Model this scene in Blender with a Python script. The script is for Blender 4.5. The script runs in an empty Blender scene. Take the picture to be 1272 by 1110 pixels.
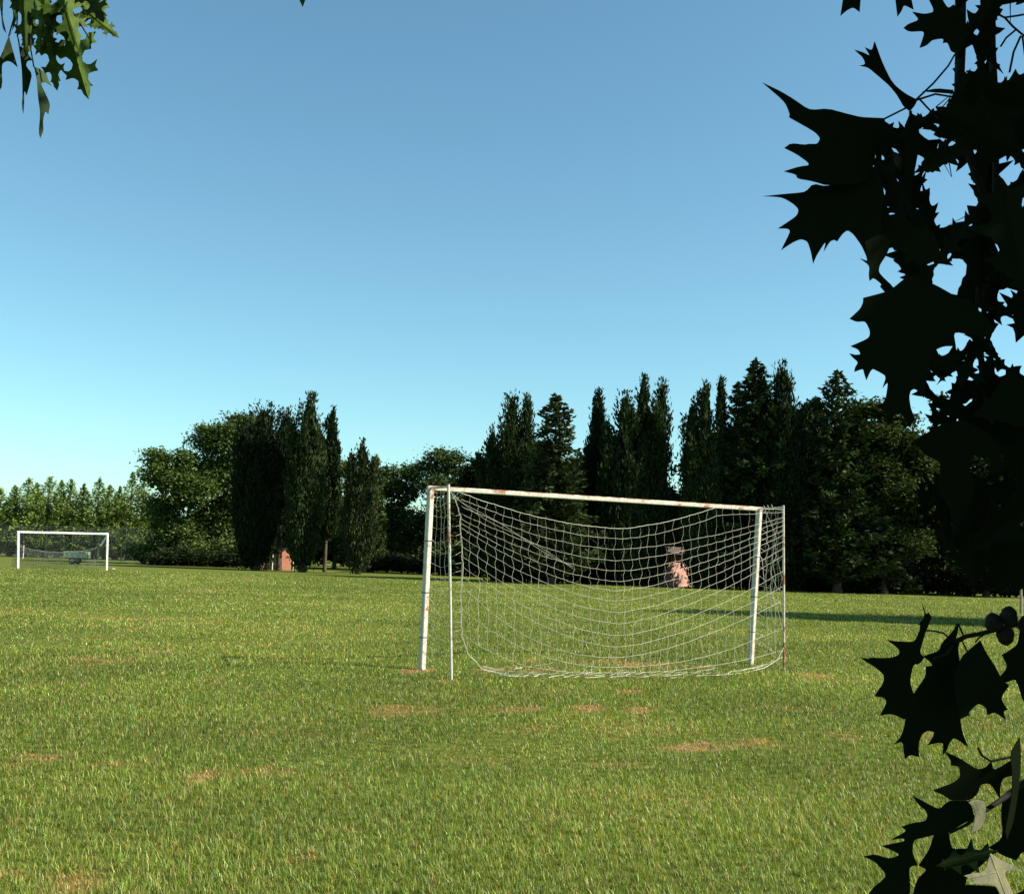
import bpy, math, random
import numpy as np
from mathutils import Vector, Matrix
from mathutils.geometry import tessellate_polygon

random.seed(7)
rng = np.random.default_rng(11)
scene = bpy.context.scene
COL = scene.collection

# ------------------------------------------------------------------ camera
F_PX, CX, CY = 1350.0, 636.0, 555.0
CAM = Vector((0, 0, 1.48))
PITCH = math.atan(139.0 / F_PX)
ROLL = math.atan(13.0 / 410.0)
FW = Vector((0, math.cos(PITCH), math.sin(PITCH)))
UP0 = Vector((0, -math.sin(PITCH), math.cos(PITCH)))
RT = Vector((1, 0, 0)) * math.cos(ROLL) + UP0 * math.sin(ROLL)
UPV = Vector((-1, 0, 0)) * math.sin(ROLL) + UP0 * math.cos(ROLL)
cam_d = bpy.data.cameras.new("camera")
cam = bpy.data.objects.new("camera", cam_d)
COL.objects.link(cam)
cam_d.sensor_fit = 'HORIZONTAL'
cam_d.sensor_width = 36.0
cam_d.lens = 36.0 * F_PX / 1272.0
cam_d.clip_start, cam_d.clip_end = 0.05, 3000
M = Matrix((RT, UPV, -FW)).transposed().to_4x4()
M.translation = CAM
cam.matrix_world = M
scene.camera = cam


def ray(px, py):
    return FW + RT * ((px - CX) / F_PX) - UPV * ((py - CY) / F_PX)


def at(px, py, d):
    return CAM + ray(px, py) * d


def gp(px, py, z=0.0):
    r = ray(px, py)
    return CAM + r * ((z - CAM.z) / r.z)


def gdepth(px, py, z=0.0):
    return (z - CAM.z) / ray(px, py).z


def horizon(px):
    return 694.0 + 0.0317 * (px - 636)


def pos(px, dist):
    """ground point at distance dist (along y) under image column px, near the horizon"""
    r = ray(px, horizon(px) + F_PX * 1.48 / dist)
    return Vector((r.x / r.y * dist, dist, 0.0))


def h_of(px, py, dist):
    """world height of image point at distance dist"""
    r = ray(px, py)
    return CAM.z + r.z / r.y * dist


# ------------------------------------------------------------------ lawn relief and dry patches
def gz(x, y):
    x = np.asarray(x, float)
    y = np.asarray(y, float)
    a = np.clip((45 - y) / 25, 0, 1)
    z = 0.018 * np.sin(x * 0.9 + 1.3 * np.sin(y * 0.41)) + 0.018 * np.sin(y * 1.15 + 0.6 * x + 0.8) \
        + 0.010 * np.sin(2.3 * x - 1.7 * y) - 0.01
    return z * a


_wr = np.random.default_rng(5)


def waves(x, y, scale, n=9):
    v = 0
    for _ in range(n):
        a, p = _wr.uniform(0, 6.283, 2)
        k = scale * _wr.uniform(.6, 1.7)
        v = v + np.sin(k * (x * math.cos(a) + y * math.sin(a)) + p)
    return v / math.sqrt(n / 2)          # about unit variance


PATCH = [  # px, py, half width, half height (image), strength
    (125, 824, 42, 4, 1), (200, 811, 32, 4, .9), (45, 945, 40, 7, .8), (255, 961, 20, 8, 1), (180, 950, 25, 5, .5),
    (90, 1087, 55, 14, .9), (20, 1075, 40, 12, .5), (725, 881, 24, 5, 1.1), (780, 856, 17, 3.5, 1), (842, 927, 42, 4.5, 1),
    (930, 923, 32, 4.5, 1), (757, 947, 24, 4, .9), (655, 881, 26, 4, 1), (515, 879, 45, 5, .7), (560, 846, 30, 4, .6),
    (1020, 840, 24, 4, .8), (800, 826, 95, 4, .9), (640, 829, 50, 4, .5), (150, 766, 45, 2, .7), (8, 760, 20, 6, .7),
    (250, 735, 16, 2, .7), (1150, 915, 30, 6, .6), (1050, 918, 28, 4, .7), (520, 828, 16, 5, .9), (790, 884, 14, 4, 1),
    (1200, 890, 40, 8, .4), (380, 1070, 20, 8, .4), (350, 862, 30, 4, .3), (880, 1000, 25, 6, .25),
    (170, 783, 10, 12, .5), (330, 958, 60, 4, .5), (120, 948, 60, 4, .5), (60, 850, 50, 4, .35), (620, 882, 70, 3, .7), (690, 858, 60, 3, .5), (880, 926, 90, 3.5, .6), (430, 1030, 40, 8, .3), (330, 905, 60, 4, .3), (230, 1000, 50, 6, .3), (700, 1020, 60, 6, .25), (980, 880, 50, 4, .4), (945, 824, 14, 3, .4), (740, 905, 120, 5, .25), (575, 940, 60, 6, .2)]
SOFT = [(60, 797, 95, 20), (640, 930, 190, 22), (120, 760, 80, 6), (430, 940, 70, 14)]      # short smooth pale turf


def patch_list(src):
    out = []
    for p in src:
        c = gp(p[0], p[1])
        e = gp(p[0] + p[2], p[1])
        n = gp(p[0], p[1] + p[3])
        out.append((c.x, c.y, abs((e - c).length), abs((n - c).length), p[4] if len(p) > 4 else 1))
    return out


PW, SW = patch_list(PATCH), patch_list(SOFT)


def field(lst, x, y):
    x = np.asarray(x, float)
    y = np.asarray(y, float)
    v = np.zeros_like(x)
    global _wr
    _wr = np.random.default_rng(5)
    wob = .45 * waves(x, y, 5) + .55 * waves(x, y, 14) + .35 * waves(x, y, 40)
    for cx, cy, a, b, s in lst:
        q = ((x - cx) / a) ** 2 + ((y - cy) / b) ** 2
        v = np.maximum(v, .8 * s * np.clip(.98 - .9 * q - 0.95 * wob, 0, 1) * (q < 4))
    return np.clip(v, 0, 1)


# ------------------------------------------------------------------ helpers
def tag(o, label=None, cat=None, group=None, kind=None):
    if label: o["label"] = label
    if cat: o["category"] = cat
    if group: o["group"] = group
    if kind: o["kind"] = kind
    return o


def link(name, me, parent=None, mat=None):
    o = bpy.data.objects.new(name, me)
    COL.objects.link(o)
    if mat: me.materials.append(mat)
    if parent: o.parent = parent
    return o


def thing(name, loc, label, cat, group=None):
    o = bpy.data.objects.new(name, None)
    o.empty_display_size = 0.2
    COL.objects.link(o)
    o.location = loc
    return tag(o, label, cat, group)


class MB:
    """collects shapes in world coordinates, builds ONE mesh object"""

    def __init__(self):
        self.v, self.f = [], []

    def add(self, vs, fs):
        n = len(self.v)
        self.v += [tuple(p) for p in vs]
        self.f += [tuple(i + n for i in f) for f in fs]

    def beam(self, p, q, w, h, side):
        p, q = Vector(p), Vector(q)
        d = (q - p).normalized()
        s = Vector(side)
        s = (s - d * s.dot(d)).normalized()
        t = d.cross(s)
        b = min(w, h) * 0.12
        prof = []
        for sx, sy in ((1, 1), (-1, 1), (-1, -1), (1, -1)):
            c1 = (sx * (w / 2 - b), sy * h / 2)
            c2 = (sx * w / 2, sy * (h / 2 - b))
            prof += [c1, c2] if sx * sy < 0 else [c2, c1]
        n = len(prof)
        vs = [e + s * a + t * c for e in (p, q) for a, c in prof]
        fs = [(i, (i + 1) % n, n + (i + 1) % n, n + i) for i in range(n)]
        fs += [tuple(range(n))[::-1], tuple(range(n, 2 * n))]
        self.add(vs, fs)

    def box(self, lo, hi):
        x0, y0, z0 = lo
        x1, y1, z1 = hi
        self.add([(x0, y0, z0), (x1, y0, z0), (x1, y1, z0), (x0, y1, z0), (x0, y0, z1), (x1, y0, z1), (x1, y1, z1), (x0, y1, z1)],
                 [(0, 3, 2, 1), (4, 5, 6, 7), (0, 1, 5, 4), (1, 2, 6, 5), (2, 3, 7, 6), (3, 0, 4, 7)])

    def tube(self, pts, rads, n=6, cap=True):
        pts = [Vector(p) for p in pts]
        if not hasattr(rads, '__len__'): rads = [rads] * len(pts)
        ref = None
        vs, fs = [], []
        for i, p in enumerate(pts):
            d = (pts[min(i + 1, len(pts) - 1)] - pts[max(i - 1, 0)])
            if d.length < 1e-9: d = Vector((0, 0, 1))
            d.normalize()
            if ref is None: ref = d.orthogonal().normalized()
            ref = ref - d * ref.dot(d)
            if ref.length < 1e-6: ref = d.orthogonal()
            ref.normalize()
            t = d.cross(ref)
            for k in range(n):
                a = 2 * math.pi * k / n
                vs.append(p + (ref * math.cos(a) + t * math.sin(a)) * rads[i])
        for i in range(len(pts) - 1):
            for k in range(n):
                fs.append((i * n + k, i * n + (k + 1) % n, (i + 1) * n + (k + 1) % n, (i + 1) * n + k))
        if cap:
            fs.append(tuple(range(n))[::-1])
            fs.append(tuple(range((len(pts) - 1) * n, len(pts) * n)))
        self.add(vs, fs)

    def lathe(self, c, axis, prof, n=14):
        c, axis = Vector(c), Vector(axis).normalized()
        a = axis.orthogonal().normalized()
        b = axis.cross(a)
        vs, fs = [], []
        for r, h in prof:
            for k in range(n):
                t = 2 * math.pi * k / n
                vs.append(c + axis * h + (a * math.cos(t) + b * math.sin(t)) * r)
        for i in range(len(prof) - 1):
            for k in range(n):
                fs.append((i * n + k, i * n + (k + 1) % n, (i + 1) * n + (k + 1) % n, (i + 1) * n + k))
        self.add(vs, fs)

    def build(self, name, mat, parent=None, smooth=False):
        off = parent_loc(parent)
        me = bpy.data.meshes.new(name)
        me.from_pydata([(x - off.x, y - off.y, z - off.z) for x, y, z in self.v], [], self.f)
        if smooth: me.shade_smooth()
        me.update()
        return link(name, me, parent, mat)


def parent_loc(p):
    v = Vector((0, 0, 0))
    while p:
        v += Vector(p.location)
        p = p.parent
    return v


def kites(name, C, U, V, tint, mat, parent, fold=0.0):
    """leaf shaped faces: C centres, U half-width vectors, V half-length vectors, tint per face"""
    n = len(C)
    off = np.array(parent_loc(parent)) if parent else np.zeros(3)
    co = np.empty((n, 4, 3), np.float32)
    C = C - off
    co[:, 0] = C - V
    co[:, 1] = C - U - 0.1 * V
    co[:, 2] = C + V
    co[:, 3] = C + U - 0.1 * V
    if fold:
        nn = np.cross(U, V)
        nn /= (np.linalg.norm(nn, axis=1, keepdims=True) + 1e-9)
        nn *= np.linalg.norm(U, axis=1, keepdims=True) * fold
        co[:, 1] += nn
        co[:, 3] += nn
    me = bpy.data.meshes.new(name)
    me.vertices.add(n * 4)
    me.vertices.foreach_set("co", co.ravel())
    me.loops.add(n * 4)
    me.loops.foreach_set("vertex_index", np.arange(n * 4, dtype=np.int32))
    me.polygons.add(n)
    me.polygons.foreach_set("loop_start", np.arange(0, n * 4, 4, dtype=np.int32))
    at_ = me.attributes.new("tint", 'FLOAT_COLOR', 'FACE')
    cc = np.ones((n, 4), np.float32)
    cc[:, :3] = tint
    at_.data.foreach_set("color", cc.ravel())
    me.update(calc_edges=True)
    return link(name, me, parent, mat)


def unit(a):
    return a / (np.linalg.norm(a, axis=-1, keepdims=True) + 1e-9)


# ------------------------------------------------------------------ materials
def mat_new(name):
    m = bpy.data.materials.new(name)
    m.use_nodes = True
    nt = m.node_tree
    return m, nt, nt.nodes["Principled BSDF"], nt.nodes["Material Output"]


def N(nt, t, **kw):
    n = nt.nodes.new(t)
    for k, v in kw.items(): setattr(n, k, v)
    return n


def ramp(nt, src, stops):
    r = N(nt, 'ShaderNodeValToRGB')
    while len(r.color_ramp.elements) < len(stops): r.color_ramp.elements.new(0.5)
    for e, (p, c) in zip(r.color_ramp.elements, stops):
        e.position = p
        e.color = (*c, 1)
    nt.links.new(src, r.inputs[0])
    return r.outputs[0]


def noise(nt, scale, detail=4, rough=0.55, coord='Object', sc=None):
    tc = N(nt, 'ShaderNodeTexCoord')
    nz = N(nt, 'ShaderNodeTexNoise')
    nz.inputs['Scale'].default_value = scale
    nz.inputs['Detail'].default_value = detail
    nz.inputs['Roughness'].default_value = rough
    if sc:
        mp = N(nt, 'ShaderNodeMapping')
        mp.inputs['Scale'].default_value = sc
        nt.links.new(tc.outputs[coord], mp.inputs[0])
        nt.links.new(mp.outputs[0], nz.inputs[0])
    else:
        nt.links.new(tc.outputs[coord], nz.inputs[0])
    return nz.outputs[0]


def mat_noise(name, stops, scale=3, rough=0.7, bump=0.0, spec=0.3, sc=None, metal=0):
    m, nt, p, out = mat_new(name)
    f = noise(nt, scale, 6, 0.6, sc=sc)
    nt.links.new(ramp(nt, f, stops), p.inputs['Base Color'])
    p.inputs['Roughness'].default_value = rough
    p.inputs['Specular IOR Level'].default_value = spec
    p.inputs['Metallic'].default_value = metal
    if bump:
        b = N(nt, 'ShaderNodeBump')
        b.inputs['Strength'].default_value = bump
        b.inputs['Distance'].default_value = 0.02
        nt.links.new(f, b.inputs['Height'])
        nt.links.new(b.outputs[0], p.inputs['Normal'])
    return m


def mat_leaf(name, transl=0.25, rough=0.55, spec=0.25, tcol=(1.2, 1.35, 0.5)):
    m, nt, p, out = mat_new(name)
    a = N(nt, 'ShaderNodeAttribute', attribute_name="tint")
    nt.links.new(a.outputs['Color'], p.inputs['Base Color'])
    p.inputs['Roughness'].default_value = rough
    p.inputs['Specular IOR Level'].default_value = spec
    tr = N(nt, 'ShaderNodeBsdfTranslucent')
    mx = N(nt, 'ShaderNodeMix', data_type='RGBA', blend_type='MULTIPLY')
    mx.inputs[0].default_value = 1
    nt.links.new(a.outputs['Color'], mx.inputs[6])
    mx.inputs[7].default_value = (*tcol, 1)
    nt.links.new(mx.outputs[2], tr.inputs[0])
    ms = N(nt, 'ShaderNodeMixShader')
    ms.inputs[0].default_value = transl
    nt.links.new(p.outputs[0], ms.inputs[1])
    nt.links.new(tr.outputs[0], ms.inputs[2])
    nt.links.new(ms.outputs[0], out.inputs[0])
    return m


M_fol = mat_leaf("foliage", 0.15, 0.75, 0.06)
M_grass = mat_leaf("grass_blade", 0.30, 0.45, 0.24, (1.3, 1.3, 0.3))
M_oak = mat_leaf("oak_leaf_shady", 0.05, 0.8, 0.02, (1.6, 2.0, 0.4))  # shaded copy of the oak leaf, dull and barely translucent
M_oaklit = mat_leaf("oak_leaf_sunny", 0.40, 0.6, 0.08, (1.7, 2.2, 0.4))  # sunlit copy of the same leaf, brightness put into its colour
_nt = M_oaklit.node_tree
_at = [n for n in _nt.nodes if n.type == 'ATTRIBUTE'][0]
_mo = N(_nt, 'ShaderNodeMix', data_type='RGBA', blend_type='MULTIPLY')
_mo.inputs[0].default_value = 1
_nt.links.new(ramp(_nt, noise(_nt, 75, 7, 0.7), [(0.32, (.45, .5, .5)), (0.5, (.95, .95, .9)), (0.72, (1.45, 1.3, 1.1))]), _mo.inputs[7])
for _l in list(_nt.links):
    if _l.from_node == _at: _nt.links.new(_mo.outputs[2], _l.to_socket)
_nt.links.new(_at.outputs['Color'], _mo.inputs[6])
M_bark = mat_noise("bark", [(0.3, (0.03, 0.022, 0.016)), (0.7, (0.13, 0.10, 0.075))], 5, 0.9, 0.8, 0.1, sc=(3, 3, 0.6))
M_twig = mat_noise("twig_bark", [(0.3, (0.006, 0.005, 0.004)), (0.7, (0.018, 0.014, 0.010))], 60, 0.8, 0.3, 0.2)
M_net = mat_noise("net_twine", [(0.3, (0.40, 0.37, 0.28)), (0.7, (0.64, 0.60, 0.48))], 9, 0.8, 0, 0.2)
M_netfar = mat_noise("old_net_twine", [(0.3, (0.10, 0.11, 0.10)), (0.7, (0.30, 0.30, 0.28))], 4, 0.8, 0, 0.2)
M_white = mat_noise("white_paint", [(0.35, (0.62, 0.6, 0.54)), (0.6, (0.8, 0.79, 0.75))], 6, 0.5, 0.1, 0.4)
M_tape = mat_noise("black_tape", [(0.3, (0.01, 0.01, 0.01)), (0.7, (0.04, 0.035, 0.03))], 20, 0.6)
M_green = mat_noise("pale_green_paint", [(0.3, (0.20, 0.30, 0.17)), (0.7, (0.33, 0.45, 0.27))], 4, 0.5, 0.1, 0.4)
M_dark = mat_noise("dark_rubber", [(0.3, (0.012, 0.012, 0.012)), (0.7, (0.03, 0.03, 0.03))], 10, 0.8)
M_galv = mat_noise("galvanised_wire", [(0.3, (0.25, 0.27, 0.25)), (0.7, (0.42, 0.43, 0.40))], 8, 0.6, 0, 0.4)
M_post = mat_noise("fence_post_paint", [(0.3, (0.05, 0.05, 0.045)), (0.7, (0.12, 0.11, 0.1))], 8, 0.7)
M_wood = mat_noise("weathered_wood", [(0.3, (0.20, 0.15, 0.10)), (0.7, (0.42, 0.34, 0.25))], 6, 0.85, 0.3, sc=(4, 4, .7))
M_conc = mat_noise("pale_concrete", [(0.3, (0.42, 0.40, 0.36)), (0.7, (0.62, 0.6, 0.55))], 5, 0.9, 0.2)
M_roof = mat_noise("roof_tiles", [(0.3, (0.05, 0.035, 0.03)), (0.7, (0.11, 0.075, 0.06))], 6, 0.85, 0.3)
M_globe = mat_noise("opal_globe", [(0.3, (0.7, 0.7, 0.68)), (0.7, (0.82, 0.82, 0.8))], 3, 0.3, 0, 0.5)
M_acorn = mat_noise("acorn_shell", [(0.3, (0.008, 0.008, 0.004)), (0.7, (0.018, 0.015, 0.007))], 40, 0.6, 0, 0.12)
M_cup = mat_noise("acorn_cup", [(0.3, (0.007, 0.005, 0.003)), (0.7, (0.015, 0.01, 0.006))], 250, 0.8, 0.5)


def mat_rusty(name, thr=0.62):
    m, nt, p, out = mat_new(name)
    a = noise(nt, 3.2, 8, 0.68)
    b = noise(nt, 22, 5, 0.6)
    paint = ramp(nt, b, [(0.3, (0.38, 0.35, 0.27)), (0.65, (0.56, 0.53, 0.44))])
    rust = ramp(nt, b, [(0.3, (0.16, 0.05, 0.02)), (0.7, (0.36, 0.13, 0.05))])
    mx = N(nt, 'ShaderNodeMix', data_type='RGBA')
    # rust sits where rain stands: on faces that look up (object normal), as well as in scattered chips
    geo = N(nt, 'ShaderNodeNewGeometry')
    sep = N(nt, 'ShaderNodeSeparateXYZ')
    nt.links.new(geo.outputs['True Normal'], sep.inputs[0])
    ml = N(nt, 'ShaderNodeMath', operation='MULTIPLY_ADD')
    nt.links.new(sep.outputs[2], ml.inputs[0])
    ml.inputs[1].default_value = 0.16
    nt.links.new(a, ml.inputs[2])
    fac = ramp(nt, ml.outputs[0], [(thr - 0.03, (0, 0, 0)), (thr + 0.03, (1, 1, 1))])
    nt.links.new(fac, mx.inputs[0])
    nt.links.new(paint, mx.inputs[6])
    nt.links.new(rust, mx.inputs[7])
    nt.links.new(mx.outputs[2], p.inputs['Base Color'])
    p.inputs['Roughness'].default_value = 0.55
    bm = N(nt, 'ShaderNodeBump')
    bm.inputs['Strength'].default_value = 0.25
    bm.inputs['Distance'].default_value = 0.004
    nt.links.new(fac, bm.inputs['Height'])
    nt.links.new(bm.outputs[0], p.inputs['Normal'])
    return m


M_goal = mat_rusty("chipped_goal_paint", 0.60)
M_goal_rust = mat_rusty("rusted_goal_paint", 0.545)


def mat_brick(name, c1, c2):
    m, nt, p, out = mat_new(name)
    tc = N(nt, 'ShaderNodeTexCoord')
    mp = N(nt, 'ShaderNodeMapping')
    mp.inputs['Rotation'].default_value = (math.radians(90), 0, 0)
    nt.links.new(tc.outputs['Object'], mp.inputs[0])
    br = N(nt, 'ShaderNodeTexBrick')
    br.inputs['Scale'].default_value = 4
    br.inputs['Color1'].default_value = (*c1, 1)
    br.inputs['Color2'].default_value = (*c2, 1)
    br.inputs['Mortar'].default_value = (0.38, 0.33, 0.28, 1)
    br.inputs['Mortar Size'].default_value = 0.012
    nt.links.new(mp.outputs[0], br.inputs[0])
    nt.links.new(br.outputs[0], p.inputs['Base Color'])
    p.inputs['Roughness'].default_value = 0.9
    return m


M_brick = mat_brick("orange_brick", (0.46, 0.17, 0.09), (0.36, 0.13, 0.07))
M_brick2 = mat_brick("pink_brick", (0.50, 0.25, 0.19), (0.42, 0.20, 0.15))


def mat_ground():
    m, nt, p, out = mat_new("turf_soil")
    n1 = noise(nt, 0.55, 8, 0.62)
    n2 = noise(nt, 9, 8, 0.7)
    n3 = noise(nt, 1.0, 6, 0.7, sc=(0.35, 1.5, 1))
    g = ramp(nt, n2, [(0.3, (0.04, 0.052, 0.010)), (0.55, (0.10, 0.118, 0.020)), (0.75, (0.16, 0.165, 0.035))])
    g2 = ramp(nt, n1, [(0.35, (0.9, 1.0, 0.8)), (0.65, (1.2, 1.1, 1.0))])
    mx = N(nt, 'ShaderNodeMix', data_type='RGBA', blend_type='MULTIPLY')
    mx.inputs[0].default_value = 1
    nt.links.new(g, mx.inputs[6])
    nt.links.new(g2, mx.inputs[7])
    d = ramp(nt, n2, [(0.3, (0.14, 0.08, 0.032)), (0.7, (0.36, 0.20, 0.085))])
    at_ = N(nt, 'ShaderNodeAttribute', attribute_name="dry")
    ad = N(nt, 'ShaderNodeMath', operation='MULTIPLY_ADD')
    nt.links.new(ramp(nt, n3, [(0.62, (0, 0, 0)), (0.8, (1, 1, 1))]), ad.inputs[0])
    ad.inputs[1].default_value = 0.35
    nt.links.new(at_.outputs['Fac'], ad.inputs[2])
    m2 = N(nt, 'ShaderNodeMix', data_type='RGBA')
    m2.clamp_factor = True
    nt.links.new(ad.outputs[0], m2.inputs[0])
    nt.links.new(mx.outputs[2], m2.inputs[6])
    nt.links.new(d, m2.inputs[7])
    nt.links.new(m2.outputs[2], p.inputs['Base Color'])
    p.inputs['Roughness'].default_value = 0.95
    p.inputs['Specular IOR Level'].default_value = 0.1
    b = N(nt, 'ShaderNodeBump')
    b.inputs['Strength'].default_value = 0.9
    b.inputs['Distance'].default_value = 0.06
    nt.links.new(n2, b.inputs['Height'])
    nt.links.new(b.outputs[0], p.inputs['Normal'])
    return m


# ------------------------------------------------------------------ ground sheet
def axis_lines(fine_lo, fine_hi, step, far_lo, far_hi):
    a = list(np.arange(fine_lo, fine_hi + 1e-6, step))
    s, v = step, fine_hi
    while v < far_hi:
        s *= 1.18
        v += s
        a.append(v)
    s, v = step, fine_lo
    while v > far_lo:
        s *= 1.18
        v -= s
        a.insert(0, v)
    return np.array(a)


xs = axis_lines(-9, 9, 0.16, -900, 900)
ys = axis_lines(3, 22, 0.16, -300, 1500)
X, Y = np.meshgrid(xs, ys)
Z = gz(X, Y)
Z = np.where(Y > 45, 0.0, Z)
nx, ny = len(xs), len(ys)
me = bpy.data.meshes.new("ground")
vv = np.stack([X, Y, Z], -1).reshape(-1, 3)
idx = np.arange(nx * ny).reshape(ny, nx)
ff = np.stack([idx[:-1, :-1], idx[:-1, 1:], idx[1:, 1:], idx[1:, :-1]], -1).reshape(-1, 4)
me.from_pydata(vv.tolist(), [], ff.tolist())
da = me.attributes.new("dry", 'FLOAT', 'POINT')
da.data.foreach_set("value", field(PW, vv[:, 0], vv[:, 1]).astype(np.float32))
me.shade_smooth()
ground = link("ground", me, None, mat_ground())
tag(ground, "mown football field of green turf with brown worn patches", "ground", kind="structure")


# pale path far off at the foot of the left wood
pm = MB()
a, b = pos(120, 103), pos(262, 98)
pm.add([(a.x, a.y, .004), (b.x, b.y, .004), (b.x, b.y + 1.6, .004), (a.x, a.y + 1.6, .004)], [(0, 1, 2, 3)])
tag(pm.build("path", M_conc), "pale strip of path running along the foot of the left wood", "path", kind="structure")


# ------------------------------------------------------------------ grass blades
def grass():
    nb = 800000
    d = 3.7 * (72 / 3.7) ** rng.random(nb) ** 1.0
    # density per square metre falls with the square of distance
    ang = np.radians(rng.uniform(-31, 31, nb))
    x = d * np.sin(ang)
    y = d * np.cos(ang)
    # gather part of the blades in tufts
    k = rng.random(nb) < 0.55
    cell = 0.09 + 0.004 * d
    tx = np.round(x / cell) * cell + 0.35 * cell * np.sin(np.round(y / cell) * 12.9)
    ty = np.round(y / cell) * cell + 0.35 * cell * np.sin(np.round(x / cell) * 7.7)
    x = np.where(k, tx + rng.normal(0, 0.22, nb) * cell, x)
    y = np.where(k, ty + rng.normal(0, 0.22, nb) * cell, y)
    dry = field(PW, x, y)
    soft = field(SW, x, y)
    pat = np.clip(.5 + .2 * waves(x, y, 1.1) + .2 * waves(x, y, 4.5) + .12 * waves(x, y, 13), 0, 1)
    pat2 = np.clip(.5 + .3 * waves(x * .4, y, .8) + .22 * waves(x * .6, y, 2.6), 0, 1)
    dry = np.clip(dry + .55 * np.clip(pat2 - .86, 0, 1) / .14 * (rng.random(nb) < .5), 0, 1)
    h = (0.021 + 0.028 * rng.random(nb) + 0.020 * pat) * (1 - 0.55 * soft) * (1 - 0.35 * dry)
    tall = rng.random(nb) < 0.018
    h = np.where(tall, h * 1.55, h)
    w = np.maximum(0.0028 * (0.7 + 0.7 * rng.random(nb)), d * 0.00048)
    az = rng.uniform(0, 2 * np.pi, nb)
    lean = np.abs(rng.normal(0.7, 0.5, nb)) + np.where(rng.random(nb) < .25, rng.uniform(.6, 1.8, nb), 0) + 0.9 * dry * rng.random(nb)
    ld = np.stack([np.cos(az), np.sin(az), 0 * az], -1)
    sd = np.stack([-np.sin(az), np.cos(az), 0 * az], -1)
    # turn some blades across the view for width
    z0 = gz(x, y) - 0.004
    base = np.stack([x, y, z0], -1)
    up = np.array([0, 0, 1.0])
    L1 = unit(up + ld * (lean * 0.5)[:, None])
    L2 = unit(up + ld * (lean * 1.7)[:, None])
    mid = base + L1 * (h * 0.55)[:, None]
    tip = mid + L2 * (h * 0.55)[:, None]
    co = np.empty((nb, 5, 3), np.float32)
    W = sd * (w * 0.5)[:, None]
    co[:, 0] = base - W
    co[:, 1] = base + W
    co[:, 2] = mid + W * 0.8
    co[:, 3] = mid - W * 0.8
    co[:, 4] = tip
    # colour of each blade
    g1 = np.array([0.088, 0.146, 0.020])
    g2 = np.array([0.186, 0.240, 0.038])
    st = np.array([0.40, 0.29, 0.115])
    dk = np.array([0.036, 0.062, 0.008])
    t = np.clip(0.2 * pat + .4 * pat2 + 0.42 * rng.random(nb) + 0.3 * soft, 0, 1)[:, None]
    c = g1 * (1 - t) + g2 * t
    r = rng.random(nb)
    c = np.where((r < 0.27)[:, None], dk * 0.75 + c * 0.25, c)
    dead = (rng.random(nb) < (0.085 + 0.85 * dry + 0.05 * (pat > .8)))[:, None]
    c = np.where(dead, st * (0.45 + 0.65 * rng.random((nb, 1))) * np.array([1, .88, .8]), c)
    c = np.where((rng.random(nb) < .07)[:, None], np.array([.36, .39, .13]), c)  # scattered glints painted on as pale blade colour
    c = c * (0.66 + 0.95 * rng.random((nb, 1)) ** 1.4) * (.9 + .36 * pat2)[:, None]
    me = bpy.data.meshes.new("grass")
    me.vertices.add(nb * 5)
    me.vertices.foreach_set("co", co.ravel())
    li = (np.arange(nb, dtype=np.int32) * 5)[:, None] + np.array([0, 1, 2, 3, 3, 2, 4], np.int32)
    me.loops.add(nb * 7)
    me.loops.foreach_set("vertex_index", li.ravel())
    me.polygons.add(nb * 2)
    ls = (np.arange(nb, dtype=np.int32) * 7)[:, None] + np.array([0, 4], np.int32)
    me.polygons.foreach_set("loop_start", ls.ravel())
    a = me.attributes.new("tint", 'FLOAT_COLOR', 'FACE')
    cc = np.ones((nb, 2, 4), np.float32)
    cc[:, :, :3] = c[:, None, :]
    a.data.foreach_set("color", cc.ravel())
    me.update(calc_edges=True)
    o = link("grass", me, None, M_grass)
    tag(o, "short green turf with straw coloured blades covering the field", "grass", kind="stuff")


grass()

# ------------------------------------------------------------------ near goal
UPW = Vector((0, 0, 1))


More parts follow.
